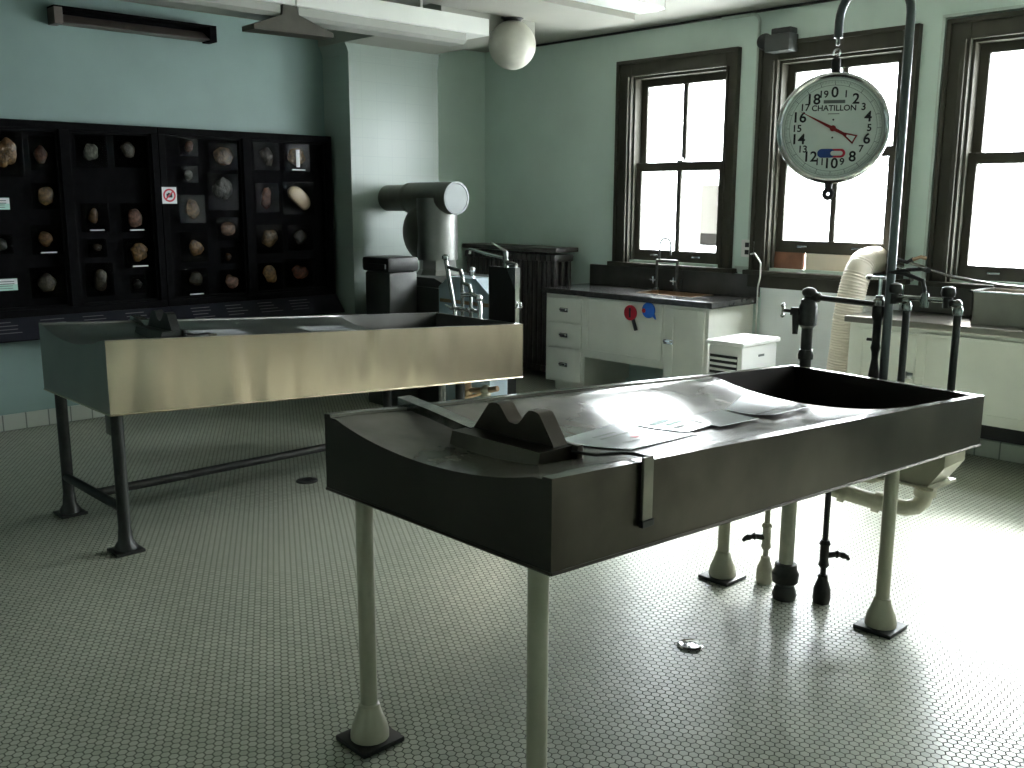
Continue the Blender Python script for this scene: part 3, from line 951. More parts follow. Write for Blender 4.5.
# ------------------------------------------------------------------ hanging scale and its stand
PX, PY = -1.905, 4.075
st = thing('scale_stand', 'tall grey gooseneck pole rising behind the foreground table with the dial scale', 'stand', (PX, PY, 0.66))
hx = -2.222
r_ = (PX - hx) / 2
pole = [(PX, PY, 0.66), (PX, PY, 1.4), (PX, PY, 2.36)]
pole += arc((PX - r_, PY, 2.36), r_, 0, math.pi, 16)[1:]
pole += [(hx, PY, 2.295)]
MB().tube(pole, 0.0185, 18).build('pole', M['pole'], st)
MB().box(PX - 0.04, PY - 0.045, 0.70, PX + 0.04, PY + 0.02, 0.76, 0.004).box(PX - 0.06, PY - 0.048, 0.67, PX + 0.06, PY - 0.024, 0.80, 0.003).build('clamp', M['pipe'], st)
MB().lathe([(0.004, -0.03), (0.009, -0.025), (0.009, 0.0), (0.02, 0.004)], (hx, PY, 2.293)).build('eye_bolt', M['worn_chrome'], st)

SC = Vector((-2.222, PY, 1.913))
sc = thing('hanging_scale', 'round dial spring scale with red pointer hanging from the gooseneck pole', 'scale', tuple(SC))
nrm = Vector((0.53, -0.845, 0.02)).normalized()          # direction the dial faces
right = Vector((0, 0, 1)).cross(nrm).normalized()
upv = nrm.cross(right).normalized()
RD = 0.232
frame = Matrix((right, upv, nrm)).transposed()
rot_dial = frame.to_euler()
MB().lathe([(0.20, -0.10), (RD * 0.97, -0.085), (RD * 1.0, -0.02), (RD * 1.03, 0.0), (RD * 1.035, 0.018), (RD * 1.015, 0.034), (RD * 0.975, 0.041), (RD * 0.935, 0.034), (RD * 0.915, 0.018), (RD * 0.91, 0.012), (0.0, 0.012)], SC, nrm, 64).build('case', M['chrome'], sc)
dial = MB().lathe([(RD * 0.912, 0.0125), (RD * 0.912, 0.0165), (0.0, 0.0165)], SC, nrm, 64).build('dial_face', M['dial'], sc)


def on_dial(u, v, h=0.0175):
    return right * u + upv * v + nrm * h


tk = MB()
for k in range(200):
    a = 2 * math.pi * k / 200
    big = k % 10 == 0
    r0, r1 = RD * (0.79 if big else 0.83), RD * 0.875
    w = 0.0011 if big else 0.0005
    dx, dy = math.sin(a), math.cos(a)
    ps = [(dx * r0 + dy * w, dy * r0 - dx * w), (dx * r1 + dy * w, dy * r1 - dx * w), (dx * r1 - dy * w, dy * r1 + dx * w), (dx * r0 - dy * w, dy * r0 + dx * w)]
    tk.bm.faces.new([tk.bm.verts.new(SC + on_dial(u, v, 0.0172)) for u, v in ps])
for rr in (0.79, 0.88):
    n = 96
    a1 = [tk.bm.verts.new(SC + on_dial(math.sin(2 * math.pi * k / n) * RD * rr, math.cos(2 * math.pi * k / n) * RD * rr, 0.0172)) for k in range(n)]
    a2 = [tk.bm.verts.new(SC + on_dial(math.sin(2 * math.pi * k / n) * RD * (rr + 0.006), math.cos(2 * math.pi * k / n) * RD * (rr + 0.006), 0.0172)) for k in range(n)]
    for k in range(n):
        tk.bm.faces.new((a1[k], a1[(k + 1) % n], a2[(k + 1) % n], a2[k]))
tk.build('tick_marks', M['ink_soft'], dial, smooth=False)
for k in range(20):
    a = 2 * math.pi * k / 20
    rr = RD * 0.655
    text_mesh('numeral', str(k), 0.062 if k % 2 == 0 else 0.042, M['ink'], dial, on_dial(math.sin(a) * rr, math.cos(a) * rr, 0.0168), rot_dial)
text_mesh('lettering', 'CHATILLON', 0.034, M['ink'], dial, on_dial(0, RD * 0.37, 0.0168), rot_dial)
rb = MB()
for (u0, u1, v0, v1) in ((-0.045, 0.045, RD * 0.46, RD * 0.52), (-0.024, 0.024, RD * 0.262, RD * 0.275)):
    vs = [SC + on_dial(u, v, 0.0168) for u, v in ((u0, v0), (u1, v0), (u1, v1), (u0, v1))]
    vt = [p + nrm * 0.0006 for p in vs]
    rb.rings([vs, vt])
rb.build('maker_band', M['ink_soft'], dial, smooth=False)


def pill(u0, u1, v, r, h, hole):
    pts = []
    for k in range(13):
        a = math.pi / 2 + math.pi * k / 12
        pts.append((u0 + r * math.cos(a), v + r * math.sin(a)))
    for k in range(13):
        a = -math.pi / 2 + math.pi * k / 12
        pts.append((u1 + r * math.cos(a), v + r * math.sin(a)))
    return [SC + on_dial(u, w, h) for u, w in pts]


v_ = -RD * 0.46
q = pill(-0.040, 0.040, v_, 0.019, 0.0168, 0)
MB().rings([q, [p + nrm * 0.0008 for p in q]]).build('red_emblem', M['sign_red'], dial, smooth=False)
q = pill(-0.040, -0.004, v_, 0.0192, 0.0172, 0)
MB().rings([q, [p + nrm * 0.0008 for p in q]]).build('blue_emblem', mat('emblem_blue', (0.02, 0.06, 0.28), 0.4), dial, smooth=False)
q = pill(0.006, 0.038, v_, 0.010, 0.0174, 0)
MB().rings([q, [p + nrm * 0.0008 for p in q]]).build('emblem_window', M['dial'], dial, smooth=False)
for vv in (0.16, -0.17):
    MB().lathe([(0.004, 0.0165), (0.004, 0.0185), (0.0001, 0.0185)], SC + upv * RD * vv, nrm, 10).build('dial_screw', M['ink'], dial)
a = math.radians(-62.5)
dirp = (math.sin(a), math.cos(a))
perp = (dirp[1], -dirp[0])


def pq(t, s):
    return (dirp[0] * t + perp[0] * s, dirp[1] * t + perp[1] * s)


nd = MB()
poly = [pq(RD * 0.72, 0), pq(0, 0.007), pq(-0.05, 0.006), pq(-0.107, 0.021), pq(-0.107, -0.021), pq(-0.05, -0.006), pq(0, -0.007)]
q = [SC + on_dial(u, v, 0.0200) for u, v in poly]
nd.rings([q, [p + nrm * 0.0015 for p in q]])
nd.lathe([(0.013, 0.017), (0.013, 0.023), (0.009, 0.026), (0.0001, 0.026)], SC, nrm, 16)
pt = nd.build('pointer', M['needle'], sc, smooth=False)
poly = [pq(-0.066, 0.0035), pq(-0.101, 0.0135), pq(-0.101, -0.0135), pq(-0.066, -0.0035)]
q = [SC + on_dial(u, v, 0.0218) for u, v in poly]
MB().rings([q, [p + nrm * 0.0004 for p in q]]).build('pointer_tail_window', M['dial'], pt, smooth=False)
top = SC + Vector((0, 0, RD * 1.02))
hub = top - nrm * 0.03
MB().cyl(hub - Vector((0, 0, 0.02)), hub + Vector((0, 0, 0.052)), 0.020, seg=18).lathe([(0.020, 0), (0.018, 0.012), (0.008, 0.022)], hub + Vector((0, 0, 0.05))).build('hanger_sleeve', M['rubber'], sc)
hk = arc((hub.x, hub.y, hub.z + 0.088), 0.016, -math.pi / 2, math.pi * 1.15, 16, 'xz')
MB().tube([(hub.x, hub.y, hub.z + 0.06)] + hk, 0.0045, 8).build('top_hook', M['chrome'], sc)
bot = SC - Vector((0, 0, RD * 1.0)) - nrm * 0.03
MB().box(bot.x - 0.016, bot.y - 0.008, bot.z - 0.035, bot.x + 0.016, bot.y + 0.008, bot.z + 0.03, 0.003).tube(
    arc((bot.x, bot.y, bot.z - 0.050), 0.018, 0, 2 * math.pi, 20, 'xz'), 0.012, 8, False).build('bottom_eye', M['rubber'], sc)

# ------------------------------------------------------------------ water fittings on the end of the front table
wx, wy = -2.285, 4.075
wf = thing('water_valve', 'tarnished pipe with cross handle valve at the back corner of the foreground table', 'valve', (wx, wy, 0.70))
MB().cyl((wx, wy, 0.70), (wx, wy, 1.06), 0.026).lathe([(0.034, 0), (0.036, 0.02), (0.03, 0.045)], (wx, wy, 0.875)).build('riser', M['pipe'], wf)
MB().lathe([(0.026, 0), (0.040, 0.015), (0.042, 0.10), (0.036, 0.115), (0.036, 0.13), (0.022, 0.14)], (wx, wy, 1.02)).sphere((wx, wy, 1.185), 0.030, 1.2, 1, 0.8).cyl((wx, wy, 1.15), (wx, wy, 1.19), 0.022).build('valve_body', M['pipe'], wf)
MB().tube([(wx + 0.02, wy, 1.165), (wx + 0.34, wy, 1.155)], 0.013, 12).lathe([(0.02, 0), (0.022, 0.03), (0.014, 0.04)], (wx + 0.02, wy, 1.165), (1, 0, 0)).build('cross_pipe', M['pipe'], wf)
MB().tube([(wx - 0.02, wy, 1.09), (wx - 0.075, wy - 0.03, 1.095)], [0.026, 0.018]).tube([(wx - 0.05, wy - 0.02, 1.10), (wx - 0.045, wy - 0.03, 0.99)], [0.02, 0.012]).tube([(wx - 0.07, wy - 0.03, 1.095), (wx - 0.105, wy - 0.045, 1.098)], 0.008).build('valve_neck', M['pipe'], wf)
hc = Vector((wx - 0.105, wy - 0.045, 1.098))
hm = MB()
for ang in (45, 135, 225, 315):
    d = Vector((0.45 * math.cos(math.radians(ang)), -0.9 * math.cos(math.radians(ang)), math.sin(math.radians(ang)))) * 0.034
    hm.tube([hc, hc + d], [0.006, 0.007], 8).sphere(hc + d, 0.009)
hm.build('cross_handle', M['worn_chrome'], wf)
vx = wx + 0.335
MB().lathe([(0.016, 0.45), (0.018, 0.42), (0.026, 0.40), (0.026, 0.36), (0.018, 0.34), (0.018, 0.24), (0.022, 0.22), (0.016, 0.20), (0.014, 0.17), (0.030, 0.05), (0.032, 0.03), (0.040, 0.0), (0.040, -0.06)], (vx, wy, 0.845 - 0.1)).build('drop_fitting', M['pipe'], wf)
MB().lathe([(0.020, -0.02), (0.024, 0.0), (0.024, 0.02), (0.016, 0.03)], (vx, wy, 1.155)).build('elbow_nut', M['worn_chrome'], wf)
MB().cyl((vx, wy, 1.17), (vx + 0.0, wy, 1.275), 0.008).cyl((vx - 0.05, wy, 1.27), (vx + 0.025, wy, 1.272), 0.007).lathe([(0.014, 0), (0.018, 0.012), (0.010, 0.02)], (vx - 0.05, wy, 1.262)).build('spigot', M['chrome'], wf)
MB().tube([(vx, wy, 1.0), (vx - 0.04, wy - 0.005, 1.0)], 0.007).build('small_lever', M['iron'], wf)

f2 = thing('mixer_fitting', 'pair of dark riser pipes with ball handles standing right of the gooseneck pole', 'faucet', (-1.72, wy, 0.70))
for (xx, hx2) in ((-1.825, -1.88), (-1.61, -1.655)):
    r = MB().tube([(xx, wy, 0.70), (xx, wy, 1.165)] + [(xx - 0.02 + 0.02 * math.cos(t), wy, 1.165 + 0.02 * math.sin(t)) for t in (0.5, 1.0, 1.57)] + [(hx2, wy, 1.185)], 0.0155, 12).build('riser', M['pipe'], f2)
    MB().lathe([(0.020, 0), (0.022, 0.02), (0.016, 0.035)], (xx, wy, 1.14)).sphere((xx - 0.006, wy, 1.182), 0.021).build('elbow', M['worn_chrome'], r)
    MB().cyl((hx2, wy, 1.165), (hx2, wy, 1.215), 0.019).lathe([(0.012, 0), (0.026, 0.008), (0.030, 0.024), (0.026, 0.044), (0.012, 0.05)], (hx2, wy, 1.205)).build('ball_handle', M['pipe'], f2)
MB().tube([(-1.88, wy, 1.195), (-1.655, wy, 1.195)], 0.011, 12).lathe([(0.018, 0), (0.02, 0.03), (0.014, 0.06)], (-1.75, wy, 1.16)).build('mixing_bar', M['worn_chrome'], f2)

# spray hose coiled behind, lying over the right counter edge
tag(MB().tube([(-1.752, wy, 1.222), (-1.77, wy + 0.01, 1.27), (-1.84, wy, 1.295), (-1.90, wy - 0.03, 1.30), (-1.86, wy, 1.31), (-1.78, wy + 0.02, 1.318), (-1.745, wy, 1.315)], [0.008, 0.009, 0.010, 0.008, 0.008, 0.009, 0.012], 10).build('spray_hose', M['rubber'], loc=(-1.75, wy, 1.222)),
    'short black rubber hose draped over the mixer fitting behind the foreground table', 'hose')

# supply and drain pipes from the floor to the front table
for (xx, yy, lab, m, hs) in ((-2.082, 3.481, 'thin cream supply pipe with tap, left of the thick drain pipe', M['cream_pipe'], -1), (-1.808, 3.466, 'thin dark supply pipe with tap, right of the thick drain pipe', M['pipe'], 1)):
    p = thing('supply_pipe', lab, 'pipe', (xx, yy, 0))
    MB().cyl((xx, yy, 0.0), (xx, yy, zb(yy) + 0.001), 0.012, seg=14).build('tube', m, p)
    cm = M['pipe'] if hs > 0 else m
    MB().lathe([(0.032, 0.0), (0.036, 0.02), (0.034, 0.06), (0.024, 0.09), (0.020, 0.10), (0.020, 0.115), (0.014, 0.12)], (xx, yy, 0)).build('floor_coupling', cm, p)
    MB().lathe([(0.016, 0.15), (0.022, 0.16), (0.018, 0.18), (0.018, 0.24), (0.023, 0.25), (0.016, 0.265)], (xx, yy, 0)).build('tap_tee', cm, p)
    MB().lathe([(0.014, 0), (0.022, 0.01), (0.022, 0.03), (0.014, 0.04)], (xx, yy, zb(yy) - 0.045)).build('top_coupling', cm, p)
    tp = MB().tube([(xx, yy, 0.20), (xx + hs * 0.036, yy + hs * 0.036, 0.205)], [0.014, 0.012], 10).build('tap_stem', M['pipe'], p)
    e = Vector((xx + hs * 0.036, yy + hs * 0.036, 0.205))
    MB().tube([e - Vector((hs * 0.01, hs * 0.01, 0)), e, e + Vector((hs * 0.008, hs * 0.008, -0.002)), e + Vector((hs * 0.018, hs * 0.018, -0.005)), e + Vector((hs * 0.028, hs * 0.028, -0.012)), e + Vector((hs * 0.034, hs * 0.034, -0.022))], [0.008, 0.017, 0.010, 0.014, 0.010, 0.007], 10).build('tap_handle', M['pipe'], tp)
dp = thing('drain_pipe', 'thick cream drain pipe with collars standing under the foreground table', 'pipe', (-1.933, 3.392, 0))
xx, yy = -1.933, 3.392
MB().cyl((xx, yy, 0.0), (xx, yy, zb(yy) + 0.001), 0.030).build('tube', M['cream_pipe'], dp)
MB().lathe([(0.045, 0.0), (0.05, 0.02), (0.042, 0.045), (0.036, 0.06), (0.052, 0.075), (0.055, 0.11), (0.046, 0.125), (0.044, 0.15), (0.030, 0.155)], (xx, yy, 0)).build('floor_collar', M['pipe'], dp)
MB().lathe([(0.030, -0.05), (0.042, -0.045), (0.042, -0.02), (0.030, -0.015)], (xx, yy, 0.50)).build('top_collar', M['cream_pipe'], dp)

tr = thing('drain_trap', 'cream hopper with a bent waste pipe under the sink end of the foreground table', 'pipe', (-1.66, 3.95, 0.33))
MB().prism([(-1.80, 0.643), (-1.50, 0.643), (-1.50, 0.56), (-1.56, 0.47), (-1.80, 0.47)], 'y', 3.80, 4.0).build('hopper', [M['cream']], tr, smooth=False)
MB().box(-1.81, 3.79, 0.462, -1.53, 4.01, 0.472).build('hopper_flange', M['cream'], tr, smooth=False)
MB().tube([(-1.62, 3.93, 0.47), (-1.62, 3.93, 0.40), (-1.625, 3.925, 0.37), (-1.645, 3.91, 0.345), (-1.68, 3.89, 0.335), (-1.78, 3.85, 0.345), (-1.93, 3.78, 0.38), (-2.05, 3.74, 0.41)], 0.035, 16).build('waste_bend', M['cream_pipe'], tr)
MB().lathe([(0.045, 0), (0.045, 0.03)], (-1.62, 3.93, 0.395)).cyl((-1.77, 3.855, 0.343), (-1.80, 3.843, 0.349), 0.046).cyl((-1.90, 3.795, 0.372), (-1.925, 3.783, 0.378), 0.046).build('pipe_collar', M['cream_pipe'], tr)
MB().tube([(-1.68, 3.85, 0.50), (-1.80, 3.80, 0.455), (-2.02, 3.72, 0.47)], 0.02, 12).build('overflow_tube', M['cream_pipe'], tr)

# floor drains
fd = thing('floor_drain', 'small shiny drain cover in the tiles under the foreground table', 'drain', (-1.936, 2.753, 0))
MB().lathe([(0.048, 0.0), (0.048, 0.006), (0.040, 0.010), (0.034, 0.008), (0.0, 0.008)], (-1.936, 2.753, 0)).build('rim', M['grate'], fd)
g = MB()
for k in range(6):
    t = k * math.pi / 3
    g.box(-1.936 + 0.020 * math.cos(t) - 0.004, 2.753 + 0.020 * math.sin(t) - 0.004, 0.008, -1.936 + 0.020 * math.cos(t) + 0.004, 2.753 + 0.020 * math.sin(t) + 0.004, 0.0095)
g.build('drain_hole', M['black'], fd, smooth=False)
fd = thing('floor_drain', 'dark round drain cover in the tiles beneath the stainless table', 'drain', (-4.716, 2.87, 0))
MB().lathe([(0.062, 0.0), (0.062, 0.006), (0.054, 0.009), (0.0, 0.009)], (-4.716, 2.87, 0)).build('rim', M['iron'], fd)
g = MB()
for k in range(5):
    g.box(-4.716 - 0.035, 2.87 - 0.032 + k * 0.016 - 0.003, 0.009, -4.716 + 0.035, 2.87 - 0.032 + k * 0.016 + 0.003, 0.0105)
g.build('grating', M['black'], fd, smooth=False)

# ------------------------------------------------------------------ display cabinets with specimens
FXc = -7.04


def display_cabinet(label, y0, y1, ydiv, pad):
    t = thing('display_cabinet', label, 'display cabinet', (XL, (y0 + y1) / 2, 0.66))
    MB().box(XL, y0, 0.80, -7.13, y1, 2.11).build('back_board', M['board'], t, smooth=False)
    f = MB()
    f.box(-7.13, y0, 2.06, FXc, y1, 2.11, 0.004).box(-7.13, y0, 0.80, FXc, y1, 0.85, 0.004)
    f.box(-7.13, y0, 0.85, FXc, y0 + pad, 2.06, 0.004).box(-7.13, y1 - pad, 0.85, FXc, y1, 2.06, 0.004)
    f.box(-7.13, ydiv - 0.035, 0.85, FXc, ydiv + 0.035, 2.06, 0.004)
    f.build('frame', M['board_frame'], t, smooth=False)
    b = MB()
    for a, c in ((y0 + pad, ydiv - 0.035), (ydiv + 0.035, y1 - pad)):
        for (p, q, r, s) in ((a, a + 0.018, 0.85, 2.06), (c - 0.018, c, 0.85, 2.06), (a, c, 0.85, 0.868), (a, c, 2.042, 2.06)):
            b.box(FXc - 0.04, p, r, FXc - 0.018, q, s)
    b.build('inner_bead', M['board_frame'], t, smooth=False)
    sh = MB()
    sh.prism([(XL, 0.80), (FXc, 0.80), (FXc + 0.13, 0.665), (FXc + 0.12, 0.655), (XL, 0.655)], 'y', y0, y1)
    so = sh.build('label_shelf', M['shelf'], t, smooth=False)
    # lines of small print on the sloping shelf
    tx = MB()
    yy = y0 + 0.16
    rr = random.Random(int(y0 * 100))
    sl = Vector((0.13, 0, -0.135)).normalized()
    nn = Vector((0.135, 0, 0.13)).normalized()
    while yy < y1 - 0.25:
        for k in range(4):
            p0 = Vector((FXc, yy, 0.80)) + sl * (0.03 + 0.03 * k)
            L = rr.uniform(0.12, 0.2)
            vs = [p0, p0 + Vector((0, L, 0)), p0 + Vector((0, L, 0)) + sl * 0.006, p0 + sl * 0.006]
            tx.rings([[v + nn * 0.0004 for v in vs], [v + nn * 0.001 for v in vs]])
        yy += rr.uniform(0.28, 0.34)
    tx.build('small_print', M['grey_text'], so, smooth=False)
    return t


display_cabinet('black wall display cabinet of specimens left of the no photography sign', 1.45, 3.148, 2.49, 0.05)
display_cabinet('black specimen display cabinet right of the no photography sign beside the tiled column', 3.152, 4.635, 3.86, 0.05)

SPEC = [(2.129, 1.885, 0.206, 0.291, 2), (2.362, 1.898, 0.166, 0.228, 1), (2.361, 1.611, 0.171, 0.175, 2), (2.342, 1.317, 0.188, 0.197, 0), (2.318, 1.023, 0.2, 0.206, 4), (2.042, 1.293, 0.151, 0.128, 6),
        (2.689, 1.921, 0.205, 0.219, 3), (2.965, 1.931, 0.218, 0.225, 4), (2.681, 1.464, 0.18, 0.199, 0), (2.968, 1.462, 0.185, 0.204, 7), (2.68, 1.249, 0.121, 0.127, 4), (2.976, 1.204, 0.202, 0.214, 2), (2.682, 1.025, 0.184, 0.235, 4), (2.956, 0.977, 0.103, 0.132, 6),
        (3.413, 1.983, 0.128, 0.136, 1), (3.693, 1.918, 0.221, 0.205, 0), (3.408, 1.778, 0.113, 0.127, 3), (3.683, 1.65, 0.256, 0.279, 6), (3.416, 1.522, 0.187, 0.214, 0), (3.7, 1.367, 0.173, 0.177, 7), (3.414, 1.236, 0.204, 0.228, 2), (3.692, 1.161, 0.11, 0.123, 0), (3.402, 0.968, 0.197, 0.208, 4), (3.709, 0.96, 0.172, 0.174, 7),
        (4.066, 1.933, 0.207, 0.218, 4), (4.341, 1.939, 0.218, 0.24, 2), (4.054, 1.607, 0.189, 0.233, 1), (4.344, 1.606, 0.294, 0.266, 5), (4.061, 1.28, 0.21, 0.229, 0), (4.347, 1.285, 0.209, 0.211, 4), (4.057, 0.98, 0.202, 0.209, 2), (4.328, 0.996, 0.25, 0.226, 1)]
HUE = ['tan', 'russet', 'ochre', 'grey white', 'brown', 'pale', 'dim', 'pinkish']
ROWN = ['top', 'second', 'third', 'fourth', 'bottom', 'sixth']
COLS = {}
for i, s in enumerate(SPEC):
    key = 0 if s[0] < 2.25 else 1 if s[0] < 2.5 else 2 if s[0] < 2.8 else 3 if s[0] < 3.1 else 4 if s[0] < 3.55 else 5 if s[0] < 3.8 else 6 if s[0] < 4.2 else 7
    COLS.setdefault(key, []).append(i)
COLNAME = ['leftmost column', 'second column from the left', 'third column from the left', 'column just left of the no photography sign', 'column just right of the no photography sign', 'sixth column from the left', 'second column from the tiled wall column', 'column nearest the tiled wall column']
for key, ids in COLS.items():
    ids.sort(key=lambda i: -SPEC[i][1])
    n = len(ids)
    for r, i in enumerate(ids):
        y, z, w, h, hue = SPEC[i]
        w = min(w, 0.27)
        rn = 'top' if r == 0 else 'bottom' if r == n - 1 else ['top', 'second', 'third', 'fourth', 'fifth'][r]
        x0, x1 = -7.129, -7.082
        lab = '%s specimen in clear case, %s in %s' % (HUE[hue], rn, COLNAME[key])
        if hue == 5:
            lab = 'large pale kidney shaped specimen in a clear case, brightest of the display'
        t = thing('mounted_specimen', lab, 'specimen', (x0, y, z - h / 2), 'specimens mounted in the display cabinets')
        MB().box(x0, y - w / 2, z - h / 2, x1, y + w / 2, z + h / 2, 0.004).build('clear_case', M['acrylic'], t, smooth=False)
        rr = random.Random(i * 13 + 5)
        ob = MB()
        sy, sz = w * 0.34, h * 0.34
        if hue == 5:
            prof = []
            for k in range(28):
                a = 2 * math.pi * k / 28
                rad = 1 + 0.16 * math.cos(2 * a - 0.2)
                # kidney outline leaning to the right
                u, v = math.cos(a) * rad, math.sin(a) * rad
                v2 = v - 0.35 * max(0, 1 - (u + 0.1) ** 2) * (1 if v < 0 else 0) * -0.5
                prof.append((u, v2))
            c, s_ = math.cos(-0.75), math.sin(-0.75)
            rings = []
            for (k, dx) in ((0.80, 0.0), (0.97, 0.008), (1.0, 0.018), (0.93, 0.03), (0.75, 0.037), (0.4, 0.041)):
                rings.append([(x0 + 0.012 + dx, y + (u * 0.105 * c - v * 0.088 * s_) * k, z + (u * 0.105 * s_ + v * 0.088 * c) * k) for u, v in prof])
            ob.rings(rings)
        else:
            k = rr.choice((1, 2, 2, 3))
            for q_ in range(k):
                oy = 0 if k == 1 else rr.uniform(-0.35, 0.35) * sy
                oz = 0 if k == 1 else rr.uniform(-0.4, 0.4) * sz
                sc_ = 1.0 if k == 1 else rr.uniform(0.6, 0.85)
                ob.sphere((x0 + 0.020, y + oy, z + oz), 1.0, 0.017, sy * sc_ * rr.uniform(0.75, 1.05), sz * sc_ * rr.uniform(0.75, 1.05), 18, 12, 0.13, i * 7 + q_)
        ob.build('tissue', ORGAN[hue] if hue != 5 else M['pale_organ'], t)
        if i in (8, 11, 22, 25, 3, 9):
            MB().box(x1, y - w * 0.28, z - h * 0.46, x1 + 0.002, y + w * 0.28, z - h * 0.42).build('glint_label', M['card_white'], t, smooth=False)  # small white labels that also stand for glints on the cases
        if i == 25:
            MB().box(x1, y - 0.022, z - 0.085, x1 + 0.003, y + 0.012, z + 0.055, 0.001).build('case_glint', M['card_white'], t, smooth=False)  # window reflection on the case drawn as a white strip

# signs on the display
sg = thing('no_photography_sign', 'white square no photography sign with red ring between the display cabinets', 'sign', (FXc, 3.208, 1.56))
MB().box(FXc + 0.001, 3.152, 1.562, FXc + 0.004, 3.264, 1.682).build('sign_card', M['card_white'], sg, smooth=False)
ring = []
for rr_ in (0.048, 0.036):
    ring.append([(FXc + 0.005, 3.208 + rr_ * math.cos(2 * math.pi * k / 40), 1.622 + rr_ * math.sin(2 * math.pi * k / 40)) for k in range(40)])
rm = MB()
va = [[rm.bm.verts.new(p) for p in r] for r in ring]
vb = [[rm.bm.verts.new((p[0] + 0.001, p[1], p[2])) for p in r] for r in ring]
for k in range(40):
    j = (k + 1) % 40
    rm.bm.faces.new((vb[0][k], vb[0][j], vb[1][j], vb[1][k]))
    rm.bm.faces.new((va[0][k], va[0][j], vb[0][j], vb[0][k]))
    rm.bm.faces.new((va[1][k], vb[1][k], vb[1][j], va[1][j]))
    rm.bm.faces.new((va[0][k], va[1][k], va[1][j], va[0][j]))
rm.box(FXc + 0.0048, 3.208 - 0.045, 1.622 - 0.005, FXc + 0.0056, 3.208 + 0.045, 1.622 + 0.005, 0, Matrix.Rotation(math.radians(45), 3, 'X'))
rm.build('red_ring', M['sign_red'], sg, smooth=False)
MB().box(FXc + 0.004, 3.186, 1.606, FXc + 0.0052, 3.230, 1.634).box(FXc + 0.004, 3.196, 1.632, FXc + 0.0052, 3.212, 1.641).build('camera_symbol', M['ink'], sg, smooth=False)


def info_card(label, y0, y1, z0, z1):
    c = thing('information_card', label, 'card', (FXc, (y0 + y1) / 2, z0))
    MB().box(-7.0815, y0, z0, -7.079, y1, z1).build('card', M['paper_mint'], c, smooth=False)
    MB().box(-7.0792, y0, (z0 + z1) / 2, -7.0782, y1, z1 - 0.002).build('white_band', M['card_white'], c, smooth=False)
    b = MB()
    for k in range(2):
        b.box(-7.0783, y0 + 0.012, z1 - 0.022 - 0.016 * k, -7.0779, y1 - 0.02, z1 - 0.016 - 0.016 * k)
    for k in range(2):
        b.box(-7.0793, y0 + 0.012, z0 + 0.012 + 0.016 * k, -7.0787, y1 - 0.03, z0 + 0.016 + 0.016 * k)
    b.build('printed_line', M['ink_soft'], c, smooth=False)


info_card('pale green and white card, upper of the two in the leftmost display bay', 1.97, 2.116, 1.523, 1.600)
info_card('pale green and white card, lower of the two in the leftmost display bay', 1.95, 2.12, 0.985, 1.064)

# ------------------------------------------------------------------ high wall vent, lamps
vn = thing('wall_vent', 'dark slot vent hood high on the teal wall above the display', 'vent', (XL, 3.09, 2.76))
MB().box(XL, 2.50, 2.860, -7.07, 3.67, 2.872).box(XL, 2.50, 2.765, XL + 0.006, 3.67, 2.862).build('hood', M['board_frame'], vn, smooth=False)
MB().prism([(-7.19, 2.765), (-7.075, 2.766), (-7.075, 2.770), (-7.19, 2.835)], 'y', 2.55, 3.62).build('sloping_panel', M['vent_brown'], vn, smooth=False)
MB().box(XL, 2.50, 2.755, -7.07, 2.555, 2.862).build('end_block', M['vent_brown'], vn, smooth=False)
MB().box(XL, 3.615, 2.755, -7.07, 3.67, 2.862).build('end_block', M['board_frame'], vn, smooth=False)

lx = -5.16
fl = thing('fluorescent_fixture', 'long white twin fluorescent lamp fixture hanging from the ceiling', 'ceiling lamp', (lx - 0.13, 3.0, 2.80))
MB().box(lx - 0.26, 3.19, 2.702, lx, 4.70, 2.812, 0.004).box(lx - 0.26, -1.0, 2.702, lx, 3.18, 2.812, 0.004).build('housing', M['lamp_white'], fl, smooth=False)
MB().prism([(lx - 0.03, 2.702), (lx - 0.245, 2.702), (lx - 0.23, 2.655), (lx - 0.205, 2.635), (lx - 0.055, 2.635), (lx - 0.03, 2.655)], 'y', 3.22, 4.52).prism(
    [(lx - 0.03, 2.702), (lx - 0.245, 2.702), (lx - 0.23, 2.655), (lx - 0.205, 2.635), (lx - 0.055, 2.635), (lx - 0.03, 2.655)], 'y', -0.96, 3.10).build('diffuser', M['diffuser'], fl)
MB().prism([(2.92, 2.545), (3.45, 2.555), (3.45, 2.578), (3.215, 2.655), (3.205, 2.703), (3.11, 2.703), (3.105, 2.645), (2.92, 2.572)], 'x', lx - 0.16, lx - 0.02).build('joint_cover', M['olive_dark'], fl, smooth=False)
rods = MB()
for y in (4.15, 2.4, 0.6):
    rods.cyl((lx - 0.05, y, 2.81), (lx - 0.05, y, ZC), 0.008)
rods.build('hanger_rod', M['lamp_white'], fl)

gx, gy, gz = -5.54, 5.28, 2.743
gb = thing('globe_lamp', 'round opal glass globe lamp under the ceiling in the corner', 'ceiling lamp', (gx, gy, ZC))
MB().lathe([(0.085, 0.0), (0.085, -0.045), (0.07, -0.055), (0.06, -0.075)], (gx, gy, ZC), seg=28).build('fitting', M['black'], gb)
MB().sphere((gx, gy, gz), 0.178, u=40, v=28).build('globe', M['opal'], gb)

cf = thing('ceiling_fixture', 'small glossy white ceiling fixture near the windows at the top edge', 'ceiling lamp', (-4.42, 5.6, ZC))
MB().prism([(-4.72, 2.925), (-4.66, 2.905), (-4.50, 2.905), (-4.44, 2.925), (-4.44, ZC), (-4.72, ZC)], 'y', 4.6, 5.70).build('housing', M['lamp_white'], cf)
MB().box(-4.71, 5.69, 2.915, -4.45, 5.73, ZC, 0.006).build('end_cap', M['chrome'], cf)

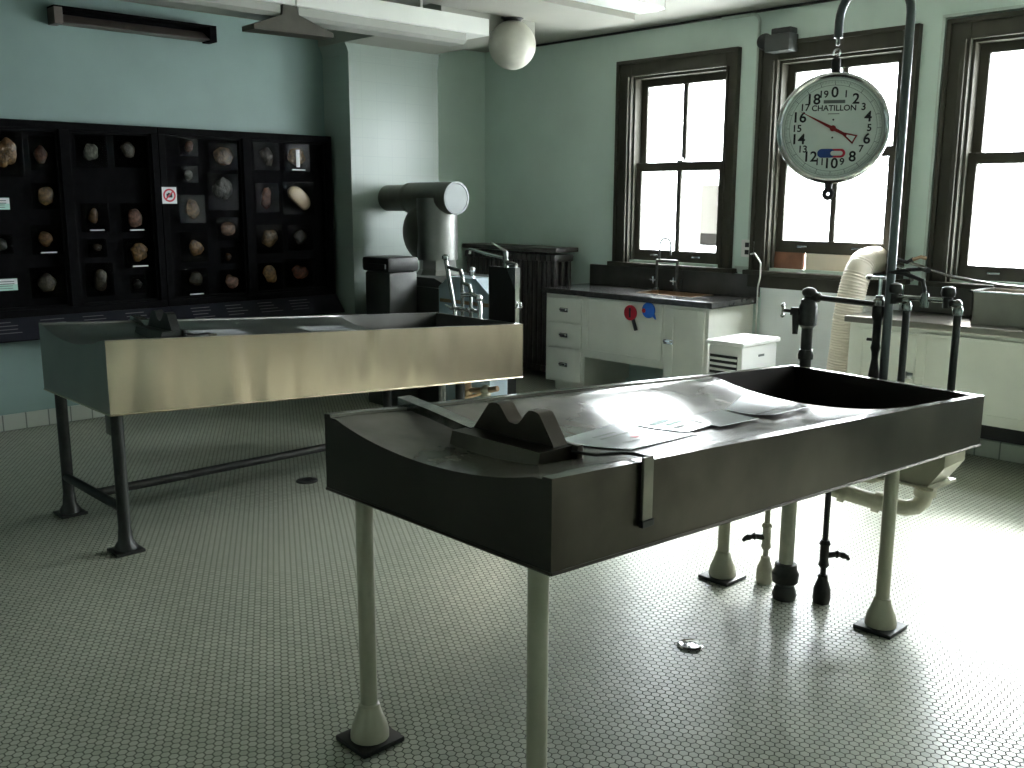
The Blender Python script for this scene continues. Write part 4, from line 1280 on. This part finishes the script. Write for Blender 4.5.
# ------------------------------------------------------------------ exhaust duct and machines in the corner
dy, dz = 5.05, 1.61
dc = thing('exhaust_duct', 'galvanised exhaust duct from the tiled column down to the dark machine', 'duct', (-6.3, dy, 1.0))
MB().cyl((-6.83, dy, dz), (-6.45, dy, dz), 0.108, seg=36).lathe([(0.125, 0), (0.125, 0.03), (0.118, 0.04)], (-6.52, dy, dz), (1, 0, 0), 36).build('wall_sleeve', M['duct_dark'], dc)
MB().cyl((-6.47, dy, dz), (-5.935, dy, dz), 0.126, seg=40).build('drum', M['duct_dark'], dc)
MB().lathe([(0.126, 0), (0.130, 0.004), (0.130, 0.014), (0.112, 0.016), (0.110, 0.012), (0.0, 0.012)], (-5.94, dy, dz), (1, 0, 0), 40).build('end_cap', M['duct_cap'], dc)
MB().cyl((-6.17, dy, 1.12), (-6.17, dy, dz), 0.165, seg=40).build('vertical_duct', M['duct'], dc)
MB().sphere((-6.30, dy, 1.335), 1.0, 0.26, 0.160, 0.25, 32, 24).build('elbow_housing', M['duct_dark'], dc)  # dark metal here holds the shade on the left of the duct
MB().lathe([(0.185, 0.0), (0.15, 0.06), (0.15, 0.135), (0.165, 0.14)], (-6.17, dy, 0.985), seg=8).build('collar', M['duct'], dc, smooth=False)

mc = thing('ventilation_machine', 'dark grey ventilation machine below the exhaust duct behind the stainless table', 'machine', (-6.1, 4.95, 0))
MB().box(-6.62, 4.72, 0.0, -5.55, 5.35, 0.93, 0.01).build('body', M['machine'], mc)
MB().prism([(-6.60, 0.93), (-5.62, 0.93), (-5.85, 1.0), (-6.02, 1.0), (-6.45, 1.0), (-6.60, 0.99)], 'y', 4.75, 5.32).build('sloping_top', M['machine'], mc)
bin_ = thing('grey_bin', 'dark lidded bin beside the tiled column left of the ventilation machine', 'bin', (-6.15, 4.55, 0))
MB().box(-6.30, 4.42, 0.0, -5.98, 4.69, 1.05, 0.02).build('body', M['machine'], bin_)
MB().box(-6.315, 4.40, 1.05, -5.965, 4.70, 1.165, 0.03).build('lid', M['iron'], bin_)
MB().box(-6.22, 4.385, 1.08, -5.99, 4.402, 1.115, 0.006).build('handle_slot', M['black'], bin_)

bs = thing('stainless_hood', 'blue grey stainless box with chamfered top behind the chrome taps', 'cabinet', (-5.3, 4.75, 0))
MB().prism([(-5.55, 0.0), (-4.99, 0.0), (-4.99, 0.94), (-5.14, 1.05), (-5.44, 1.05), (-5.55, 0.97)], 'y', 4.55, 4.72).build('body', M['blue_steel'], bs, smooth=False)
MB().box(-5.53, 4.542, 0.86, -5.0, 4.552, 0.885).build('front_bead', M['copper'], bs, smooth=False)
MB().cyl((-5.28, 4.64, 1.05), (-5.28, 4.64, 1.10), 0.02).sphere((-5.28, 4.64, 1.10), 0.022).build('top_knob', M['chrome'], bs)

# taps on the end of the back table
ty = 4.185
tp = thing('tap_set', 'cluster of chrome taps and pipes at the sink end of the stainless table', 'faucet', (-4.85, ty, 0.70))
MB().tube([(-4.93, ty, 0.70), (-4.935, ty, 0.86), (-4.99, ty, 1.06), (-5.03, ty, 1.21)], 0.014).lathe([(0.014, 0), (0.024, 0.01), (0.024, 0.03), (0.012, 0.04)], (-5.03, ty, 1.20)).build('riser', M['worn_chrome'], tp)
MB().tube([(-5.01, ty, 1.155), (-4.93, ty, 1.145), (-4.875, ty, 1.14), (-4.86, ty, 1.10), (-4.85, ty, 1.06), (-4.79, ty, 1.045), (-4.775, ty, 1.01), (-4.775, ty, 0.87)], 0.012).build('swan_pipe', M['worn_chrome'], tp)
MB().cyl((-4.86, ty, 0.70), (-4.86, ty, 1.12), 0.012).cyl((-4.775, ty, 0.70), (-4.775, ty, 0.9), 0.012).build('riser', M['worn_chrome'], tp)
MB().tube([(-4.86, ty, 0.98), (-4.76, ty, 0.99), (-4.70, ty, 0.97), (-4.685, ty, 0.93), (-4.685, ty, 0.70)], 0.017).sphere((-4.695, ty, 0.97), 0.026).build('elbow_spout', M['chrome'], tp)
MB().cyl((-4.98, ty, 0.885), (-4.68, ty, 0.885), 0.013).lathe([(0.02, 0), (0.024, 0.02), (0.014, 0.03)], (-4.93, ty, 0.87)).lathe([(0.02, 0), (0.024, 0.02), (0.014, 0.03)], (-4.86, ty, 0.87)).lathe([(0.02, 0), (0.024, 0.02), (0.014, 0.03)], (-4.775, ty, 0.87)).build('manifold', M['chrome'], tp)
hm = MB()
for xx in (-4.96, -4.80, -4.72):
    hm.tube([(xx - 0.025, ty - 0.04, 0.905), (xx + 0.025, ty - 0.04, 0.895)], 0.007, 8).tube([(xx, ty, 0.885), (xx, ty - 0.045, 0.90)], 0.008, 8)
hm.build('tap_handle', M['chrome'], tp)

bp_ = thing('splash_panel', 'upright black panel at the sink end corner of the stainless table', 'panel', (-4.45, 4.185, 0.80))
MB().prism([(-4.58, 0.80), (-4.335, 0.80), (-4.335, 1.145), (-4.36, 1.185), (-4.58, 1.185)], 'y', 4.165, 4.195).build('plate', M['black_panel'], bp_, smooth=False)
MB().prism([(-4.41, 1.187), (-4.33, 1.187), (-4.33, 1.06), (-4.337, 1.06)], 'y', 4.158, 4.2).box(-4.336, 4.163, 0.80, -4.332, 4.197, 1.07).build('edge_strip', M['chrome'], bp_, smooth=False)
MB().tube(arc((-4.312, 4.18, 0.955), 0.018, 0, 2 * math.pi, 14, 'xz'), 0.006, 8, False).build('side_ring', M['chrome'], bp_)
wd = thing('lever_faucet', 'chrome faucet with a long thin spout and lever on top of the black splash panel', 'faucet', (-4.440, 4.18, 1.185))
MB().cyl((-4.440, 4.18, 1.185), (-4.440, 4.18, 1.28), 0.018).cyl((-4.460, 4.18, 1.22), (-4.340, 4.18, 1.20), 0.014).build('valve_body', M['worn_chrome'], wd)
MB().tube([(-4.440, 4.18, 1.24), (-4.610, 4.18, 1.258), (-4.750, 4.18, 1.283), (-4.775, 4.18, 1.278), (-4.780, 4.18, 1.255)], 0.010, 10).build('spout', M['chrome'], wd)
MB().tube([(-4.435, 4.18, 1.28), (-4.480, 4.17, 1.305), (-4.555, 4.16, 1.335)], [0.012, 0.008, 0.006], 8).build('lever', M['chrome'], wd)

# pipes and tools under the sink end of the back table
for (p0, p1, r, m, lab) in (((-4.62, 3.62, 0.32), (-4.42, 4.10, 0.42), 0.011, 'copper', 'slanting copper coloured pipe under the sink end of the stainless table'),
                            ):
    t = MB().cyl(p0, p1, r).build('waste_pipe', M[m], loc=p0)
    tag(t, lab, 'pipe')
wp = thing('waste_plumbing', 'copper and brass waste plumbing below the stainless table sink', 'pipe', (-4.6, 4.0, 0))
MB().cyl((-4.6, 4.0, 0), (-4.6, 4.0, zb2(4.0) + 0.001), 0.025).build('standpipe', M['copper'], wp)
MB().tube([(-4.6, 4.0, 0.40), (-4.45, 4.02, 0.42), (-4.36, 4.04, 0.44)], 0.018).lathe([(0.03, 0), (0.034, 0.03), (0.02, 0.05)], (-4.6, 4.0, 0.37)).build('side_branch', M['copper'], wp)
MB().lathe([(0.034, 0.28), (0.034, 0.34), (0.02, 0.35)], (-4.45, 4.02, 0.06)).sphere((-4.45, 4.02, 0.42), 0.034).build('brass_valve', M['cream_pipe'], wp)
MB().cyl((-4.9, 4.05, 0), (-4.9, 4.05, zb2(4.05) + 0.001), 0.016).cyl((-4.75, 3.9, 0), (-4.75, 3.9, zb2(3.9) + 0.001), 0.014).build('riser', M['worn_chrome'], wp)
pd = MB().box(-4.62, 4.22, 0.0, -3.75, 5.1, 0.055, 0.006).build('floor_plinth', M['machine'], loc=(-4.2, 4.7, 0))
tag(pd, 'low dark raised plinth on the floor between the stainless table and the radiator', 'plinth')

# ------------------------------------------------------------------ radiator
ra = thing('radiator', 'old dark cast iron column radiator under the corner of the window wall', 'radiator', (-6.5, 6.30, 0))
x = -7.10
k = 0
while x < -5.90:
    sc_ = MB()
    for yy in (6.20, 6.29, 6.38):
        sc_.tube([(x, yy, 0.10), (x, yy, 0.14), (x, yy, 1.06), (x, yy, 1.10)], [0.020, 0.022, 0.022, 0.020], 10)
    sc_.box(x - 0.029, 6.17, 1.06, x + 0.029, 6.41, 1.125, 0.015).box(x - 0.029, 6.17, 0.07, x + 0.029, 6.41, 0.13, 0.015)
    if k in (0, 19):
        sc_.box(x - 0.02, 6.18, 0.0, x + 0.02, 6.22, 0.08).box(x - 0.02, 6.36, 0.0, x + 0.02, 6.40, 0.08)
    sc_.build('section', M['radiator'], ra)
    x += 0.0605
    k += 1
MB().box(-7.14, 6.145, 1.145, -5.88, 6.43, 1.185, 0.008).build('top_cover', M['radiator'], ra)
MB().cyl((-5.89, 6.20, 0.14), (-5.89, 6.20, 0.02), 0.018).sphere((-5.90, 6.20, 0.13), 0.03).build('valve', M['radiator'], ra)

# ------------------------------------------------------------------ left laboratory counter
CF = 5.90       # cabinet fronts


def cabinet_panel(mb, x0, x1, z0, z1, y, inset=0.035):
    mb.box(x0, y - 0.016, z0, x0 + inset, y, z1, 0.002).box(x1 - inset, y - 0.016, z0, x1, y, z1, 0.002).box(x0 + inset, y - 0.016, z0, x1 - inset, y, z0 + inset, 0.002).box(x0 + inset, y - 0.016, z1 - inset, x1 - inset, y, z1, 0.002)
    mb.box(x0 + inset, y - 0.008, z0 + inset, x1 - inset, y, z1 - inset)


def bin_pull(x, y, z, parent, name='pull_handle'):
    MB().box(x - 0.045, y - 0.004, z - 0.018, x + 0.045, y, z + 0.018, 0.002).box(x - 0.036, y - 0.026, z - 0.004, x + 0.036, y - 0.002, z + 0.014, 0.006).build(name, M['chrome'], parent)


du = thing('drawer_cabinet', 'cream three drawer cabinet at the radiator end of the black topped counter', 'cabinet', (-5.53, 6.2, 0))
MB().box(-5.755, CF, 0.08, -5.31, 6.48, 0.825).box(-5.70, CF + 0.06, 0.0, -5.33, 6.46, 0.08).build('carcass', M['paint'], du, smooth=False)
for (a, b) in ((0.60, 0.795), (0.385, 0.585), (0.10, 0.37)):
    d = MB().box(-5.72, CF - 0.016, a, -5.345, CF, b, 0.003).build('drawer', M['paint'], du, smooth=False)
    bin_pull(-5.535, CF - 0.016, (a + b) / 2, d)
ap = thing('counter_apron', 'cream knee space apron panel of the black topped counter with two magnets on it', 'cabinet', (-4.91, 6.2, 0.33))
MB().box(-5.308, CF, 0.325, -4.502, CF + 0.03, 0.825).box(-5.308, CF + 0.03, 0.325, -4.502, 6.48, 0.345).build('carcass', M['paint'], ap, smooth=False)
q = MB()
cabinet_panel(q, -5.295, -4.515, 0.375, 0.815, CF, 0.02)
q.build('panel', M['paint'], ap, smooth=False)
dc_ = thing('door_cabinet', 'cream single door cabinet at the right end of the black topped counter', 'cabinet', (-4.31, 6.2, 0))
MB().box(-4.50, CF, 0.08, -4.10, 6.48, 0.825).box(-4.48, CF + 0.06, 0.0, -4.12, 6.46, 0.08).build('carcass', M['paint'], dc_, smooth=False)
q = MB()
cabinet_panel(q, -4.47, -4.13, 0.11, 0.80, CF, 0.06)
d = q.build('door', M['paint'], dc_, smooth=False)
bin_pull(-4.447, CF - 0.016, 0.545, d, 'door_knob')
wk = MB()
wk.box(-5.79, CF - 0.03, 0.826, -4.06, 6.10, 0.872, 0.004).box(-5.79, 6.38, 0.826, -4.06, 6.48, 0.872, 0.004).box(-5.79, 6.10, 0.826, -4.95, 6.38, 0.872).box(-4.40, 6.10, 0.826, -4.06, 6.38, 0.872)
wk = wk.build('worktop', M['counter'], loc=(-4.92, 6.2, 0.826), smooth=False)
tag(wk, 'black worktop over the cream drawers beneath the first window', 'worktop')
sk = thing('sink_bowl', 'brownish metal sink bowl sunk in the black worktop', 'sink', (-4.675, 6.24, 0.65))
MB().box(-4.95, 6.10, 0.66, -4.40, 6.38, 0.67).box(-4.95, 6.10, 0.67, -4.94, 6.38, 0.874).box(-4.41, 6.10, 0.67, -4.40, 6.38, 0.874).box(-4.95, 6.10, 0.67, -4.40, 6.11, 0.874).box(-4.95, 6.37, 0.67, -4.40, 6.38, 0.874).build('bowl', M['copper'], sk, smooth=False)
MB().lathe([(0.03, 0.0), (0.03, 0.004), (0.0, 0.004)], (-4.675, 6.24, 0.67)).build('strainer', M['chrome'], sk)
bsq = MB().box(-5.78, 6.47, 0.872, -4.06, 6.498, 1.042, 0.003).box(-4.775, 6.467, 0.872, -4.77, 6.471, 1.04).build('backsplash', M['splash'], loc=(-4.92, 6.48, 0.872), smooth=False)
tag(bsq, 'dark metal backsplash behind the black worktop under the first window', 'backsplash')
bf = thing('bridge_faucet', 'tall gooseneck bridge faucet over the sink in the black worktop', 'faucet', (-4.890, 6.42, 0.872))
fy = 6.42
for xx in (-4.995, -4.790):
    MB().lathe([(0.024, 0), (0.022, 0.012), (0.011, 0.02)], (xx, fy, 0.872)).cyl((xx, fy, 0.88), (xx, fy, 1.12), 0.011).build('riser', M['dark_chrome'], bf)
    MB().tube([(xx, fy, 0.955), (xx, fy - 0.04, 0.955)], 0.010).tube([(xx - 0.03, fy - 0.045, 0.955), (xx + 0.03, fy - 0.045, 0.955)], 0.006).tube([(xx, fy - 0.045, 0.925), (xx, fy - 0.045, 0.985)], 0.006).build('cross_handle', M['chrome'], bf)
MB().cyl((-5.000, fy, 1.112), (-4.785, fy, 1.112), 0.013).build('bridge', M['dark_chrome'], bf)
sp_ = [(-4.970, fy, 1.112), (-4.970, fy, 1.24)] + arc((-4.915, fy - 0.0, 1.24), 0.055, math.pi, 0.0, 12)[1:] + [(-4.860, fy, 1.16)]
MB().tube(sp_, 0.009, 12).build('spout', M['dark_chrome'], bf)

# magnets on the apron
mg = thing('magnifier_magnet', 'red disc magnet shaped like a magnifier with black handle on the cream apron', 'magnet', (-4.814, CF - 0.01, 0.72))
fy0 = CF - 0.0165
MB().lathe([(0.060, 0), (0.060, 0.012), (0.052, 0.016), (0.0, 0.016)], (-4.818, fy0, 0.735), (0, -1, 0), 32).build('red_disc', M['red'], mg)
MB().prism([(-4.825, 0.775), (-4.808, 0.775), (-4.806, 0.70), (-4.823, 0.70)], 'y', fy0 - 0.018, fy0 - 0.0155).build('black_slot', M['ink'], mg, smooth=False)
MB().prism([(-4.804, 0.683), (-4.778, 0.69), (-4.745, 0.605), (-4.77, 0.598)], 'y', fy0 - 0.012, fy0).build('handle', M['ink'], mg, smooth=False)
mg = thing('speech_bubble_magnet', 'blue round magnet with a small tail and red spot on the cream apron', 'magnet', (-4.645, CF - 0.01, 0.77))
MB().lathe([(0.060, 0), (0.060, 0.012), (0.052, 0.016), (0.0, 0.016)], (-4.64, fy0, 0.770), (0, -1, 0), 32).prism([(-4.61, 0.735), (-4.588, 0.755), (-4.57, 0.705)], 'y', fy0 - 0.012, fy0).build('blue_disc', M['blue'], mg)
MB().lathe([(0.017, 0), (0.017, 0.004), (0.0, 0.004)], (-4.678, fy0 - 0.0155, 0.765), (0, -1, 0), 16).build('red_spot', M['red'], mg)

# outlet, cord, conduits
ot = thing('wall_outlet', 'white double wall outlet between the first two windows', 'outlet', (-4.165, YW, 1.17))
MB().box(-4.215, YW - 0.05, 1.175, -4.11, YW - 0.002, 1.305, 0.006).build('box', M['white'], ot)
MB().box(-4.18, YW - 0.053, 1.25, -4.145, YW - 0.049, 1.285, 0.001).box(-4.18, YW - 0.053, 1.195, -4.145, YW - 0.049, 1.23, 0.001).build('socket', M['ink'], ot, smooth=False)
tag(MB().tube([(-4.12, YW - 0.06, 1.20), (-4.06, YW - 0.10, 1.21), (-4.005, YW - 0.10, 1.14), (-4.01, YW - 0.09, 1.04), (-4.045, YW - 0.06, 0.95), (-4.05, YW - 0.05, 0.7), (-4.05, YW - 0.05, 0.30)], 0.0065, 8).build('power_cord', M['cord'], loc=(-4.05, YW - 0.05, 0.30)), 'white power cord looping from the wall outlet down to the floor', 'cord')
tag(MB().tube([(-4.17, YW - 0.014, 1.305), (-4.17, YW - 0.014, 2.89)] + [(-4.17 - 0.06 + 0.06 * math.cos(t), YW - 0.014, 2.89 + 0.06 * math.sin(t)) for t in (0.4, 0.8, 1.2, 1.57)] + [(-4.5, YW - 0.014, 2.952)], 0.012, 10).build('electrical_conduit', M['conduit'], loc=(-4.17, YW - 0.014, 1.305)), 'thin painted conduit rising from the wall outlet to the ceiling', 'conduit')
al = thing('alarm_unit', 'grey alarm box with round black bell on the corner of the second window frame', 'alarm', (-3.98, YW - 0.06, 2.62))
MB().box(-4.03, YW - 0.16, 2.645, -3.83, YW - 0.036, 2.765, 0.008).build('grey_box', M['machine'], al)
MB().lathe([(0.055, 0), (0.06, 0.03), (0.05, 0.06), (0.02, 0.075), (0.0, 0.075)], (-4.085, YW - 0.036, 2.735), (0, -1, 0), 24).build('bell', M['black'], al)
MB().box(-4.00, YW - 0.13, 2.765, -3.84, YW - 0.036, 2.81, 0.012).build('top_block', M['black'], al)
MB().cyl((-4.03, YW - 0.055, 2.735), (-4.08, YW - 0.055, 2.735), 0.015).build('link', M['black'], al)

# panel and boards under the raised sash of the second window
pn = thing('window_insert_panel', 'white insert panel under the raised sash of the second window', 'panel', (-3.5, YW + 0.09, 1.10))
MB().box(-3.73, YW + 0.06, 1.09, -3.07, YW + 0.10, 1.225, 0.003).build('board', M['hose'], pn, smooth=False)
br = MB().box(-3.985, YW + 0.03, 1.09, -3.735, YW + 0.07, 1.222, 0.004).build('brown_board', M['brown'], loc=(-3.83, YW + 0.05, 1.09), smooth=False)
tag(br, 'small brown board wedged at the left of the white window insert panel', 'board')

# portable air conditioner and its hose
ac = thing('portable_air_conditioner', 'white portable air conditioner with dark louvres right of the cream door cabinet', 'air conditioner', (-3.58, 5.55, 0))
MB().box(-3.72, 5.36, 0.0, -3.455, 5.78, 0.665, 0.022).build('body', M['white'], ac)
MB().box(-3.735, 5.345, 0.665, -3.44, 5.795, 0.695, 0.012).build('top_cover', M['white'], ac)
g = MB().box(-3.70, 5.354, 0.30, -3.49, 5.361, 0.60).build('louvre_recess', M['ink'], ac, smooth=False)
for k in range(8):
    MB().box(-3.70, 5.343, 0.315 + 0.036 * k, -3.49, 5.356, 0.331 + 0.036 * k, 0.002).build('louvre', M['white'], ac, smooth=False)
MB().box(-3.4551, 5.55, 0.585, -3.4535, 5.62, 0.60).build('badge', M['ink_soft'], ac, smooth=False)
hp = [(-3.25, 6.20, 0.06), (-3.24, 6.21, 0.20), (-3.22, 6.215, 0.42), (-3.205, 6.22, 0.62), (-3.20, 6.225, 0.80), (-3.185, 6.235, 0.95), (-3.175, 6.25, 1.05), (-3.165, 6.28, 1.13), (-3.165, 6.34, 1.185), (-3.165, 6.42, 1.198), (-3.165, 6.50, 1.198), (-3.165, 6.555, 1.198)]
fine = []
rad = []
V_ = [Vector(p) for p in hp]
for a_, b_ in zip(V_, V_[1:]):
    n = max(2, int((b_ - a_).length / 0.009))
    for k in range(n):
        fine.append(a_.lerp(b_, k / n))
fine.append(V_[-1])
# smooth the polyline then corrugate
for _ in range(6):
    fine = [fine[0]] + [(fine[k - 1] + fine[k] * 2 + fine[k + 1]) / 4 for k in range(1, len(fine) - 1)] + [fine[-1]]
rad = [0.091 + (0.003 if k % 2 == 0 else -0.001) for k in range(len(fine))]
tag(MB().tube(fine, rad, 22).build('exhaust_hose', M['hose'], loc=(-3.33, 6.20, 0.0)), 'thick corrugated cream hose curving up into the second window', 'hose')

# ------------------------------------------------------------------ right counter
RF = 5.95
rc = thing('sink_cabinet', 'long cream cabinet under the steel worktop at the right edge', 'cabinet', (-1.9, 6.2, 0.27))
MB().box(-3.03, RF, 0.285, -0.70, 6.47, 0.825).build('carcass', M['paint'], rc, smooth=False)
q = MB()
cabinet_panel(q, -2.98, -2.58, 0.33, 0.79, RF, 0.05)
d = q.build('door', M['paint'], rc, smooth=False)
MB().box(-2.665, RF - 0.022, 0.505, -2.585, RF - 0.015, 0.545, 0.002).box(-2.63, RF - 0.026, 0.505, -2.62, RF - 0.02, 0.55).build('latch', M['worn_chrome'], d)
q = MB()
cabinet_panel(q, -2.54, -1.75, 0.33, 0.80, RF, 0.02)
d = q.build('door', M['paint'], rc, smooth=False)
q = MB()
cabinet_panel(q, -1.71, -0.75, 0.33, 0.80, RF, 0.02)
d = q.build('door', M['paint'], rc, smooth=False)
tag(MB().box(-3.0, 6.295, 0.0, -0.7, 6.47, 0.115, 0.01).build('cabinet_plinth', M['base_tile_x'], loc=(-1.85, 6.4, 0), smooth=False), 'tiled plinth on the floor below the long cream cabinet', 'plinth')
tag(MB().box(-2.95, 6.32, 0.115, -0.72, 6.47, 0.285).build('gap_shade', M['black'], loc=(-1.85, 6.4, 0.115), smooth=False), 'black block standing for shade in the gap between plinth and long cream cabinet', 'board')  # shaded gap under the cabinet drawn as a black solid
wk = MB().box(-3.06, RF - 0.03, 0.826, -0.68, 6.47, 0.868, 0.006).build('worktop', M['counter_steel'], loc=(-1.87, 6.2, 0.826), smooth=False)
tag(wk, 'grey steel worktop with a bright front edge under the third window', 'worktop')
bsq = MB().box(-2.92, 6.455, 0.868, -0.68, 6.497, 1.045, 0.003).build('backsplash', M['splash'], loc=(-1.87, 6.48, 0.868), smooth=False)
tag(bsq, 'brown black metal backsplash behind the grey steel worktop', 'backsplash')
tb = thing('steel_tub', 'rectangular stainless tub standing on the steel worktop at the right edge', 'tub', (-1.95, 6.25, 0.868))
MB().box(-2.33, 6.10, 0.868, -1.70, 6.43, 0.876).box(-2.33, 6.10, 0.876, -2.322, 6.43, 1.06).box(-1.708, 6.10, 0.876, -1.70, 6.43, 1.06).box(-2.33, 6.10, 0.876, -1.70, 6.108, 1.06).box(-2.33, 6.422, 0.876, -1.70, 6.43, 1.06).build('shell', M['counter_steel'], tb, smooth=False)
MB().box(-2.35, 6.08, 1.06, -1.68, 6.108, 1.068).box(-2.35, 6.422, 1.06, -1.68, 6.445, 1.068).box(-2.35, 6.08, 1.06, -2.322, 6.445, 1.068).box(-1.708, 6.08, 1.06, -1.68, 6.445, 1.068).build('rim', M['chrome'], tb, smooth=False)
tag(MB().tube([(-2.86, 6.38, 1.20), (-2.72, 6.40, 1.155), (-2.58, 6.40, 1.12), (-2.42, 6.39, 1.10), (-2.25, 6.38, 1.085), (-2.05, 6.36, 1.08), (-1.8, 6.36, 1.10)], 0.011, 10).build('steel_pipe', M['worn_chrome'], loc=(-2.86, 6.38, 1.2)), 'thin steel pipe running slantwise above the steel worktop backsplash', 'pipe')
cl = thing('clamped_hose', 'dark rubber hose with fittings hanging left of the third window sill', 'hose', (-3.0, 6.40, 1.10))
MB().tube([(-3.02, 6.40, 1.20), (-2.95, 6.38, 1.215), (-2.88, 6.38, 1.20), (-2.84, 6.38, 1.22)], [0.012, 0.015, 0.013, 0.016], 10).build('hose', M['rubber'], cl)
MB().tube([(-2.84, 6.38, 1.22), (-2.79, 6.38, 1.24), (-2.76, 6.40, 1.23)], 0.012).build('fitting', M['copper'], cl)
MB().tube([(-3.01, 6.40, 1.16), (-2.93, 6.38, 1.17), (-2.86, 6.37, 1.13), (-2.83, 6.37, 1.08)], 0.012).build('loop', M['worn_chrome'], cl)
